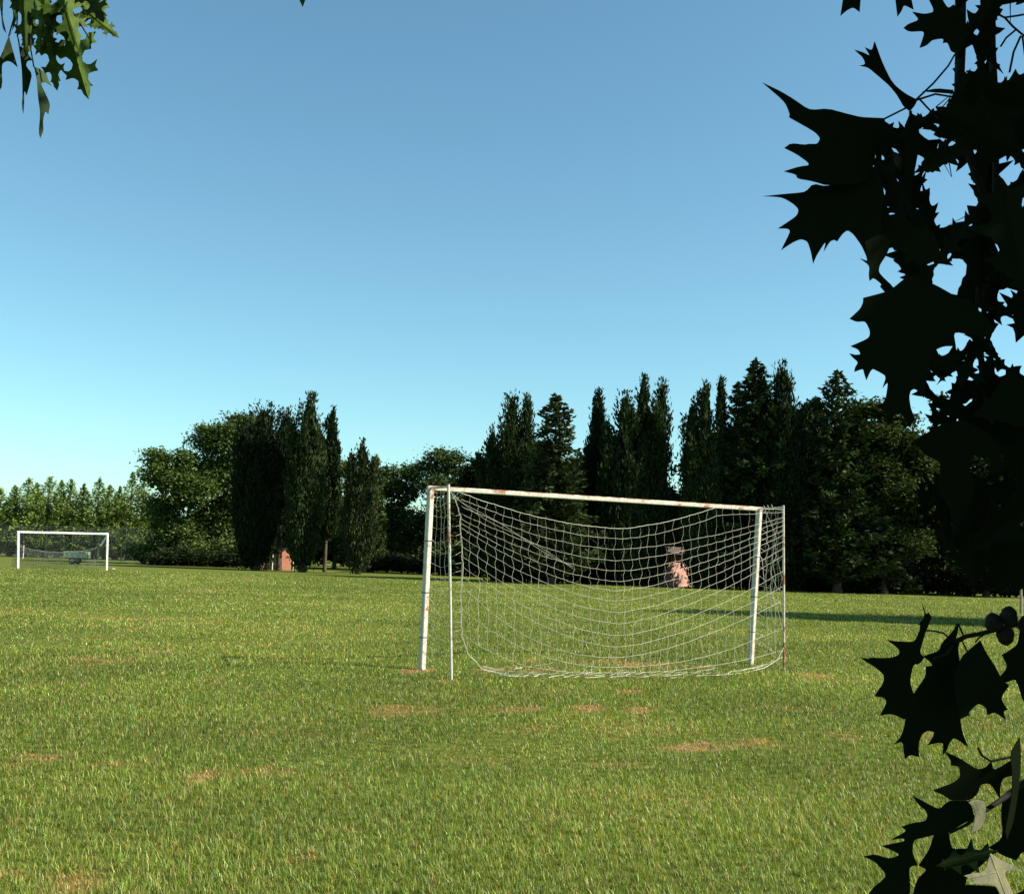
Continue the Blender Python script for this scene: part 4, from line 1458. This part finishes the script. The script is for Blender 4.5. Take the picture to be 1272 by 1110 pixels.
TRACED_LOW = [
    ([(1067, 815), (1077, 818), (1083, 816), (1095, 817), (1110, 816), (1117, 812), (1117, 807), (1112, 802), (1105, 797), (1101, 794), (1112, 796), (1135, 797), (1139, 790), (1143, 780), (1142, 773), (1149, 766), (1145, 748), (1150, 763), (1153, 760), (1157, 766), (1153, 776), (1150, 783), (1146, 796), (1142, 810), (1148, 816), (1142, 824), (1134, 825), (1130, 845), (1133, 858), (1145, 880), (1124, 894), (1113, 888), (1105, 886), (1093, 888), (1101, 873), (1099, 866), (1086, 864), (1097, 848), (1098, 840), (1096, 836), (1088, 829), (1078, 823)], .98, (.15, .1)),
    ([(1189, 774), (1183, 785), (1170, 798), (1167, 808), (1147, 815), (1160, 826), (1150, 828), (1150, 840), (1137, 858), (1126, 880), (1124, 900), (1119, 915), (1111, 924), (1121, 920), (1124, 943), (1130, 937), (1142, 940), (1141, 925), (1145, 912), (1152, 907), (1162, 909), (1153, 925), (1166, 922), (1172, 923), (1171, 938), (1176, 932), (1180, 921), (1185, 916), (1192, 920), (1203, 928), (1196, 910), (1193, 895), (1194, 870), (1189, 862), (1194, 850), (1189, 840), (1193, 826), (1190, 805), (1192, 798), (1187, 795), (1191, 780)], 1.03, (-.1, .15)),
    ([(1218, 795), (1205, 806), (1194, 816), (1186, 840), (1188, 870), (1193, 893), (1205, 887), (1203, 885), (1215, 873), (1225, 878), (1227, 888), (1236, 884), (1250, 894), (1246, 883), (1252, 881), (1244, 869), (1246, 862), (1254, 851), (1246, 845), (1242, 838), (1235, 825), (1225, 810)], 1.0, (.2, -.1)),
    ([(1244, 813), (1253, 808), (1264, 800), (1267, 780), (1290, 776), (1290, 905), (1270, 870), (1262, 842), (1248, 848), (1240, 842), (1252, 828)], 1.02, (.3, 0)),
    ([(1172, 932), (1192, 941), (1203, 948), (1214, 955), (1224, 953), (1231, 945), (1234, 957), (1260, 941), (1261, 962), (1246, 965), (1242, 975), (1242, 992), (1230, 972), (1218, 973), (1214, 985), (1205, 993), (1182, 994), (1170, 986), (1158, 981), (1164, 979), (1185, 971), (1193, 964), (1191, 951), (1181, 950), (1181, 944)], 1.0, (.2, .2)),
    ([(1133, 987), (1150, 996), (1167, 1005), (1174, 997), (1182, 993), (1205, 994), (1211, 1015), (1196, 1022), (1180, 1033), (1160, 1036), (1149, 1039), (1135, 1042), (1133, 1058), (1140, 1074), (1129, 1075), (1131, 1104), (1128, 1125), (1070, 1125), (1082, 1104), (1101, 1088), (1097, 1080), (1085, 1068), (1072, 1063), (1087, 1060), (1105, 1066), (1118, 1061), (1110, 1056), (1095, 1050), (1108, 1047), (1124, 1044), (1122, 1040), (1107, 1042), (1127, 1031), (1119, 1026), (1135, 1021), (1150, 1019), (1152, 1012), (1150, 1006), (1140, 998)], .97, (-.2, .1)),
    ([(1160, 1034), (1178, 1032), (1182, 1054), (1200, 1053), (1225, 1056), (1231, 1062), (1212, 1080), (1200, 1087), (1197, 1125), (1130, 1125), (1139, 1090), (1152, 1080), (1141, 1074), (1155, 1053)], 1.02, (.1, .1)),
    ([(1246, 985), (1268, 972), (1290, 975), (1290, 1060), (1270, 1056), (1262, 1068), (1246, 1062), (1228, 1052), (1246, 1040), (1243, 1010)], 1.06, (.1, .1)),
    ([(1254, 935), (1266, 915), (1268, 945), (1264, 985), (1258, 1020), (1250, 1042), (1248, 1030), (1256, 990), (1257, 960)], .98, (.8, .2)),
    ([(1200, 1098), (1238, 1100), (1262, 1112), (1290, 1090), (1290, 1130), (1190, 1130)], 1.03, (0, 0)),
]


def oak_right():
    tb = Vector((2.9, -.2, 0))
    root = thing("oak_tree", tb, "oak tree whose dark pointed leaves and acorns hang close down the right edge", "tree")
    # traced leaves
    cov = []
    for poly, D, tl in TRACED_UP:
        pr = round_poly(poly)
        make_leaf(root, pr, D, tl, (.009, .014, .006))  # shade of the hanging mass put into the near-black tint
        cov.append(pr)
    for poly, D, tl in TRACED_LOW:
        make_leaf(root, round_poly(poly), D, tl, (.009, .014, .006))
    make_leaf(root, round_poly([(1230, 1059), (1243, 1068), (1262, 1076), (1270, 1082), (1252, 1079), (1247, 1083), (1249, 1092), (1257, 1106), (1264, 1125), (1246, 1125), (1240, 1106), (1235, 1098), (1203, 1097), (1210, 1093), (1197, 1087), (1208, 1084), (1222, 1083)]), .93, (.9, -.3), (.25, .245, .185), M_oaklit,  # pale underside, its tint raised to carry the sunlight
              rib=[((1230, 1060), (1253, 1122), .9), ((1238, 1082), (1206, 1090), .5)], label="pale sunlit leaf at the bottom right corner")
    make_leaf(root, round_poly([(1203, 996), (1212, 992), (1223, 995), (1224, 1005), (1222, 1020), (1217, 1029), (1205, 1034), (1210, 1020), (1211, 1005)]), .94, (.9, 0), (.24, .24, .17), M_oaklit, label="pale curled leaf with its underside lit")  # sunlight put into the pale tint here too
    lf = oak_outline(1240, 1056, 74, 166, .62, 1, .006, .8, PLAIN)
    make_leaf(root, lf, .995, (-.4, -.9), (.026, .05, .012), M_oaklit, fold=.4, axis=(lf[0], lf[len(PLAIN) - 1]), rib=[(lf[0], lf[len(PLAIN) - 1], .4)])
    # fill the mass with whole oak leaves that leave the sky gaps open
    step = 3.0
    gx, gy = np.meshgrid(np.arange(1020, 1278, step), np.arange(0, 742, step))
    hole = np.zeros(gx.shape, bool)
    for h in HOLES: hole |= inpoly(gx, gy, h)
    want = inpoly(gx, gy, MASS) & ~hole
    done = np.zeros(gx.shape, bool)
    for p in cov: done |= inpoly(gx, gy, p)
    need0 = (want & ~done).sum()
    placed = 0
    hubs = [(1191, 10), (1192, 60), (1190, 110), (1188, 160), (1182, 220), (1178, 280), (1176, 330), (1240, 150), (1250, 250), (1246, 340), (1215, 330), (1240, 440), (1225, 480), (1200, 520), (1262, 560), (1255, 30), (1225, 70), (1236, 100)]
    grow = want.copy()
    for dy_ in (-1, 0, 1):
        for dx_ in (-1, 0, 1): grow |= np.roll(np.roll(want, dy_, 0), dx_, 1)
    off = (gx > 1272)
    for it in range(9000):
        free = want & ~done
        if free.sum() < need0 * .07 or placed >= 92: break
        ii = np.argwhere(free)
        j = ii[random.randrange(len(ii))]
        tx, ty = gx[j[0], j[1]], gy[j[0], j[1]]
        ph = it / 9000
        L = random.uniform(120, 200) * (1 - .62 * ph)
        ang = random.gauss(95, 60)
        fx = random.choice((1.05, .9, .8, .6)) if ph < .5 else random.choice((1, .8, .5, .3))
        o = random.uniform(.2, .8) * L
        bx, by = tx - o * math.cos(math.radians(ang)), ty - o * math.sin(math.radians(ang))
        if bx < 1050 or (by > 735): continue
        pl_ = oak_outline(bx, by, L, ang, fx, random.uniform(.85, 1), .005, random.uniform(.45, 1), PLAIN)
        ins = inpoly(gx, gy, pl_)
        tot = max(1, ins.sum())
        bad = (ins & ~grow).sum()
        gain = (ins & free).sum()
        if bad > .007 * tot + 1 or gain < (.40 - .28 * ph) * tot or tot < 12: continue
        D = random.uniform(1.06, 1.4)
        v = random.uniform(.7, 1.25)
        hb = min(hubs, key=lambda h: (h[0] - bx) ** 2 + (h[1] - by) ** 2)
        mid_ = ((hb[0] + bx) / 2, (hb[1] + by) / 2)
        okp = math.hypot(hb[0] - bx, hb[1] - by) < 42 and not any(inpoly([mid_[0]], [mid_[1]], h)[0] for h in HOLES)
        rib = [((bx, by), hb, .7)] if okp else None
        make_leaf(root, pl_, D, (random.uniform(-.3, .3), random.uniform(-.3, .3)), (.009 * v, .014 * v, .006 * v), fold=random.uniform(-.5, .5), axis=(pl_[0], pl_[len(PLAIN) - 1]), rib=rib)  # near-black tint again holds the shade
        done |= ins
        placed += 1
    print("oak leaves placed", placed, "uncovered", (want & ~done).sum() / need0)
    # branches
    def T(pts, r):
        q = MB()
        q.tube([at(x, y, d) for x, y, d in pts], r, 7)
        q.build("twig", M_twig, root, True)
    T([(1196, -60, 1.3), (1193, 0, 1.25), (1193, 60, 1.22), (1190, 150, 1.2), (1200, 185, 1.2), (1220, 240, 1.2), (1226, 290, 1.2), (1216, 345, 1.2), (1212, 400, 1.2)], [.0075, .0062, .0058, .005, .0042, .0036, .003, .0025, .0018])
    T([(1230, -40, 1.3), (1232, 60, 1.28), (1238, 160, 1.28), (1236, 240, 1.28), (1232, 300, 1.28), (1222, 370, 1.28)], [.005, .0045, .004, .0035, .003, .002])
    T([(1290, 15, 1.3), (1262, 20, 1.25), (1248, 22, 1.2), (1238, 17, 1.15)], .0012)
    T([(1248, 22, 1.2), (1258, 33, 1.2), (1264, 38, 1.2), (1285, 55, 1.25)], .0012)
    T([(1262, 37, 1.2), (1250, 47, 1.2), (1243, 58, 1.2)], .0011)
    T([(1268, 45, 1.2), (1259, 65, 1.2), (1254, 90, 1.2)], .0012)
    T([(1270, 45, 1.2), (1274, 75, 1.2)], .0011)
    T([(1139, 123, 1.0), (1160, 103, 1.05), (1178, 82, 1.12), (1186, 68, 1.2)], .0010)
    T([(1140, 124, 1.0), (1162, 117, 1.05), (1186, 121, 1.18)], .0010)
    T([(1142, 123, 1.0), (1152, 134, 1.03), (1164, 146, 1.08)], .0009)
    T([(1098, 148, 1.02), (1112, 141, 1.01), (1126, 134, 1.0)], .0009)
    T([(1131, 138, 1.0), (1131, 190, 1.0), (1129, 250, 1.02)], .0014)
    # acorn twig and lower twigs, running back to the limb outside the frame
    T([(1186, 797, 1.02), (1200, 790, 1.02), (1217, 787, 1.02), (1240, 781, 1.03), (1272, 772, 1.05), (1340, 745, 1.12)], [.0025, .0022, .0021, .0023, .0026, .004])
    T([(1146, 783, .98), (1158, 783, 1.0), (1172, 786, 1.01), (1180, 793, 1.02)], .0008)
    T([(1190, 774, 1.02), (1194, 783, 1.02), (1197, 790, 1.02)], .0009)
    T([(1194, 793, 1.02), (1200, 806, 1.02), (1204, 812, 1.0)], .0008)
    T([(1212, 797, 1.0), (1216, 792, 1.01), (1224, 787, 1.02)], .0008)
    T([(1186, 798, 1.02), (1176, 812, 1.0), (1160, 818, 1.0)], .0010)
    T([(1290, 962, 1.05), (1268, 974, 1.03), (1248, 990, 1.0), (1224, 1006, .98), (1200, 1024, .98), (1180, 1034, .99)], [.0035, .003, .0026, .002, .0014, .001])
    T([(1215, 928, 1.0), (1220, 938, 1.0), (1231, 945, 1.0), (1246, 942, 1.0), (1264, 938, 1.02)], .0012)
    T([(1205, 994, .95), (1202, 1004, .96), (1207, 1013, .97)], .0011)
    # limbs back to the trunk
    lb = MB()
    e1, e2, e3, e4 = at(1196, -60, 1.3), at(1340, 745, 1.12), at(1290, 962, 1.05), at(1230, -40, 1.3)
    j1 = Vector((2.75, -.15, 2.9))
    lb.tube([j1, Vector((2.0, .4, 3.0)), Vector((1.2, .95, 2.7)), e1], [.06, .045, .022, .0075], 8)
    lb.tube([Vector((1.2, .95, 2.7)), e4], [.015, .005], 7)
    j2 = Vector((2.8, -.18, 1.7))
    lb.tube([j2, Vector((1.9, .4, 1.75)), Vector((1.1, .8, 1.55)), e2], [.04, .028, .012, .004], 8)
    lb.tube([Vector((1.9, .4, 1.75)), Vector((1.1, .85, 1.25)), e3], [.02, .009, .0035], 7)
    lb.build("limb", M_bark, root, True)
    m = MB()
    m.tube([tb - UPW * .2, tb + UPW * .15, tb + UPW * 1.4, tb + Vector((-.05, .02, 3)), tb + Vector((.1, -.3, 6)), tb + Vector((0, -.5, 8))], [.34, .26, .21, .17, .1, .03], 12)
    for k in range(7):
        a = k * .9 + .3
        s0 = tb + Vector((0, -.05 * k, 3 + .5 * k))
        m.tube([s0, s0 + Vector((1.0 * math.cos(a), .7 * math.sin(a) - .3, .5)), s0 + Vector((1.9 * math.cos(a), 1.1 * math.sin(a) - .6, .8))], [.08, .05, .02], 7)
    m.build("trunk", M_bark, root, True)
    # unseen rest of the crown beside, above and behind the viewer, added as shade
    SUNDIR = Vector((1.18, -0.19, 1.0)).normalized()
    glow = [at(1238, 1085, .93), at(1214, 1012, .94)]
    n = 18000
    cc = []
    while len(cc) < n:
        k = random.random()
        if k < .45:                      # beside the frame, shading the hanging leaves
            p = Vector((random.uniform(1.0, 2.5), random.uniform(-.3, 1.9), random.uniform(1.25, 3.9)))
            if p.x < .72 * p.y + .28: continue
            if p.z < 1.6 and random.random() < .35: continue
        else:
            v = Vector((random.gauss(0, 1), random.gauss(0, 1), random.gauss(0, 1))).normalized() * random.uniform(.45, 1)
            p = Vector((2.2 + v.x * 3.2, -1.9 + v.y * 2.6, 4.9 + v.z * 2.6))
            if p.y > .8: continue
        if any((p - g).cross(SUNDIR).length < .09 for g in glow): continue      # gaps cut to let the sun reach the two pale leaves
        cc.append(p)
    C_ = np.array(cc)
    v = unit(rng.normal(0, 1, (n, 3)) + np.array([0, 0, -.5])) * (.05 + .03 * rng.random((n, 1)))
    w = unit(np.cross(v, rng.normal(0, 1, (n, 3)))) * (.032 + .02 * rng.random((n, 1)))
    o = kites("crown", C_, w, v, tint_arr(n, (.035, .055, .018), .3), M_oak, root, .2)
    o["kind"] = "stuff"
    # acorns
    for x, y, ax in ((1234, 772, (-.2, -.1, .9)), (1253, 764, (.1, -.1, .95)), (1249, 790, (.05, -.15, -1)), (1276, 774, (.2, 0, .9))):
        p = at(x, y, 1.02)
        ax = Vector(ax).normalized()
        m = MB()
        m.lathe(p - ax * .002, ax, [(.0068, 0), (.0073, .003), (.0066, .0065), (.004, .0092), (.0008, .0108)], 14)
        nut = m.build("acorn", M_acorn, root, True)
        m = MB()
        m.lathe(p - ax * .002, ax, [(.001, -.0075), (.0045, -.0068), (.0074, -.004), (.0082, -.0005), (.0080, .0022), (.0069, .0025)], 14)
        m.build("cup", M_cup, nut, True)


oak_right()

TRACED_TL = [
    ([(42, 83), (50, 86), (58, 93), (59, 98), (64, 107), (56, 102), (50, 104), (58, 120), (62, 130), (60, 142), (56, 138), (53, 150), (54, 162), (50, 172), (48, 165), (50, 140), (47, 120), (46, 100)], (.05, .085, .04)),
    ([(23, 56), (32, 62), (40, 75), (34, 76), (32, 82), (40, 92), (37, 105), (33, 119), (30, 112), (30, 130), (29, 142), (27, 133), (28, 115), (27, 85)], (.035, .05, .02)),
    ([(11, 44), (15, 60), (22, 84), (14, 77), (8, 76), (2, 80), (3, 107), (-2, 115), (-8, 80), (0, 72), (5, 60)], (.035, .055, .02)),
    ([(62, 40), (64, 72), (65, 99), (72, 92), (72, 116), (79, 107), (82, 90), (90, 105), (95, 98), (98, 95), (105, 112), (113, 134), (111, 118), (117, 113), (105, 100), (101, 92), (105, 82), (118, 79), (110, 73), (97, 71), (108, 60), (118, 54), (113, 46), (105, 38), (95, 30), (80, 28)], (.055, .11, .018)),
    ([(70, -12), (100, -12), (112, -4), (113, 4), (122, 9), (110, 17), (103, 19), (106, 27), (128, 39), (115, 42), (104, 37), (94, 40), (80, 30), (66, 12)], (.06, .11, .02)),
    ([(47, -12), (40, 20), (38, 36), (48, 55), (50, 71), (54, 64), (58, 52), (68, 60), (76, 44), (72, 20), (66, -12)], (.07, .12, .022)),
    ([(28, -12), (30, 20), (33, 60), (36, 66), (40, 42), (44, 20), (46, -12)], (.05, .09, .02)),
    ([(12, -12), (17, 20), (15, 40), (12, 45), (19, 30), (24, 6), (27, -12)], (.045, .08, .02)),
    ([(-20, -12), (-4, -10), (1, 14), (3, 35), (8, 42), (3, 22), (4, -6), (14, -12), (0, -30)], (.04, .07, .02)),
    ([(84, 54), (97, 46), (104, 44), (117, 54), (110, 60), (98, 70), (92, 76), (84, 66)], (.03, .045, .02)),
    ([(364, -14), (371, -2), (376, 9), (380, -2), (390, -14)], (.05, .09, .02)),
    ([(30, -10), (50, -8), (62, 6), (80, 14), (84, 34), (78, 38), (64, 30), (52, 46), (44, 40), (48, 18), (36, 8)], (.085, .12, .03)),
]


def oak_left():
    tb = Vector((-3.4, 1.0, 0))
    root = thing("oak_tree", tb, "oak tree whose sunlit leaves hang into the top left corner", "tree")
    for i, (poly, t) in enumerate(TRACED_TL):
        if i in (3, 4, 5, 6, 9, 11): continue
        D = 1.665 + .006 * ((i * 5) % 7)
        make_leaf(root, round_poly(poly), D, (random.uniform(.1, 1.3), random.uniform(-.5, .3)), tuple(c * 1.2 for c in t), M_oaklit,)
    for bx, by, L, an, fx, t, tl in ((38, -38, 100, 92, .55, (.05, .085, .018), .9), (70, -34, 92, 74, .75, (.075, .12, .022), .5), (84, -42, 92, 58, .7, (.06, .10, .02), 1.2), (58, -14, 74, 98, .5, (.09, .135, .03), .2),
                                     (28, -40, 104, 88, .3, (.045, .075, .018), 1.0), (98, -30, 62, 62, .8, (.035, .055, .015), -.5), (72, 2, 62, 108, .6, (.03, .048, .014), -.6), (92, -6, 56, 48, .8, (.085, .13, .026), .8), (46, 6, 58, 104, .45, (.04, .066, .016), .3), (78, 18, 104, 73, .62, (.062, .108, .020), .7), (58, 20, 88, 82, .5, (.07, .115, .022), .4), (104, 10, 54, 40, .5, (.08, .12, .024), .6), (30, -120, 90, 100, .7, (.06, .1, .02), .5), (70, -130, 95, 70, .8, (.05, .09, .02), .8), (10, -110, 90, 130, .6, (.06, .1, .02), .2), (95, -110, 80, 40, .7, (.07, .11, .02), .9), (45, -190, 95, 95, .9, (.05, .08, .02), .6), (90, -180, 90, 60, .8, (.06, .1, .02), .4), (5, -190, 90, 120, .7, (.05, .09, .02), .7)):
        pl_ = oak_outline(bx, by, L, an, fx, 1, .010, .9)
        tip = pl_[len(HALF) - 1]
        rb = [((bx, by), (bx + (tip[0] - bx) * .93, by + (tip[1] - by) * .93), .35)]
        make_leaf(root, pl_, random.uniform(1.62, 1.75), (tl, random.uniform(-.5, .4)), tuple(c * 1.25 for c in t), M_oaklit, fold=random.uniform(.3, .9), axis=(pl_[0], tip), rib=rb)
    def T(pts, r):
        q = MB()
        q.tube([at(x, y, d) for x, y, d in pts], r, 6)
        q.build("twig", M_twig, root, True)
    T([(60, -60, 1.75), (78, -10, 1.7), (90, 15, 1.68), (100, 30, 1.66), (112, 50, 1.66)], [.003, .002, .0016, .0012, .001])
    T([(20, -60, 1.75), (22, 0, 1.7), (21, 40, 1.68), (24, 56, 1.66)], .0012)
    T([(40, -60, 1.75), (38, 30, 1.7), (38, 60, 1.7), (42, 83, 1.66)], .0012)
    T([(10, -60, 1.75), (18, 20, 1.7), (11, 45, 1.68)], .0011)
    T([(375, -60, 1.7), (373, -8, 1.68)], .0012)
    lb = MB()
    j = tb + UPW * 3.4
    k = Vector((-1.4, 1.5, 3.3))
    lb.tube([j, Vector((-2.4, 1.3, 3.5)), k, Vector((-.9, 1.62, 3.1)), at(375, -60, 1.7)], [.06, .05, .025, .01, .002], 8)
    for x in (60, 20, 40, 10):
        lb.tube([k, at(x, -140, 1.8), at(x, -60, 1.75)], [.012, .006, .002], 6)
    lb.build("limb", M_bark, root, True)
    m = MB()
    m.tube([tb - UPW * .2, tb + UPW * .2, tb + UPW * 2, tb + UPW * 3.6, tb + Vector((-.2, -.2, 6.4))], [.3, .22, .18, .14, .03], 12)
    for q in range(6):
        a = q * 1.05
        s0 = tb + UPW * (3.2 + .4 * q)
        m.tube([s0, s0 + Vector((1.3 * math.cos(a), 1.0 * math.sin(a) - .3, .7))], [.06, .02], 7)
    m.build("trunk", M_bark, root, True)
    n = 3500
    C_ = np.array(tb) + np.array([-.5, -.5, 5.0]) + unit(rng.normal(0, 1, (n, 3))) * rng.uniform(.4, 1, (n, 1)) * np.array([1.9, 1.7, 1.6])
    v = unit(rng.normal(0, 1, (n, 3))) * .07
    w = unit(np.cross(v, rng.normal(0, 1, (n, 3)))) * .045
    kites("crown", C_, w, v, tint_arr(n, (.05, .085, .02), .3), M_oaklit, root, .2)["kind"] = "stuff"


oak_left()

# ------------------------------------------------------------------ light
SH = Vector((-1.18, 0.19, -1.0)).normalized()          # the way the light travels
sun_d = bpy.data.lights.new("sun", 'SUN')
sun_d.energy = 4.6
sun_d.angle = math.radians(0.53)
sun_d.color = (1.0, 0.93, 0.80)
sun = bpy.data.objects.new("sun", sun_d)
COL.objects.link(sun)
sun.rotation_euler = SH.to_track_quat('-Z', 'Y').to_euler()
sun.location = (30, -5, 40)
el = math.asin(-SH.z)
rot = math.atan2(-SH.x, -SH.y)
w = bpy.data.worlds.new("World")
scene.world = w
w.use_nodes = True
nt = w.node_tree
bg = nt.nodes["Background"]
sky = nt.nodes.new('ShaderNodeTexSky')
sky.sky_type = 'NISHITA'
sky.sun_disc = False
sky.sun_elevation = el
sky.sun_rotation = rot
sky.altitude = 30
sky.air_density = 1.0
sky.dust_density = 0.45
sky.ozone_density = 1.6
tint = nt.nodes.new('ShaderNodeMix')
tint.data_type, tint.blend_type = 'RGBA', 'MULTIPLY'
tint.inputs[0].default_value = 1
nt.links.new(sky.outputs[0], tint.inputs[6])
tint.inputs[7].default_value = (0.76, 1.06, 0.985, 1)          # clear, slightly cyan air
nt.links.new(tint.outputs[2], bg.inputs[0])
bg.inputs[1].default_value = 0.073

vs_ = scene.view_settings
scene.display_settings.display_device = 'sRGB'
vs_.view_transform = 'Standard'
vs_.look = 'None'
vs_.exposure = 1.25
vs_.gamma = 1.0
scene.cycles.max_bounces = 6
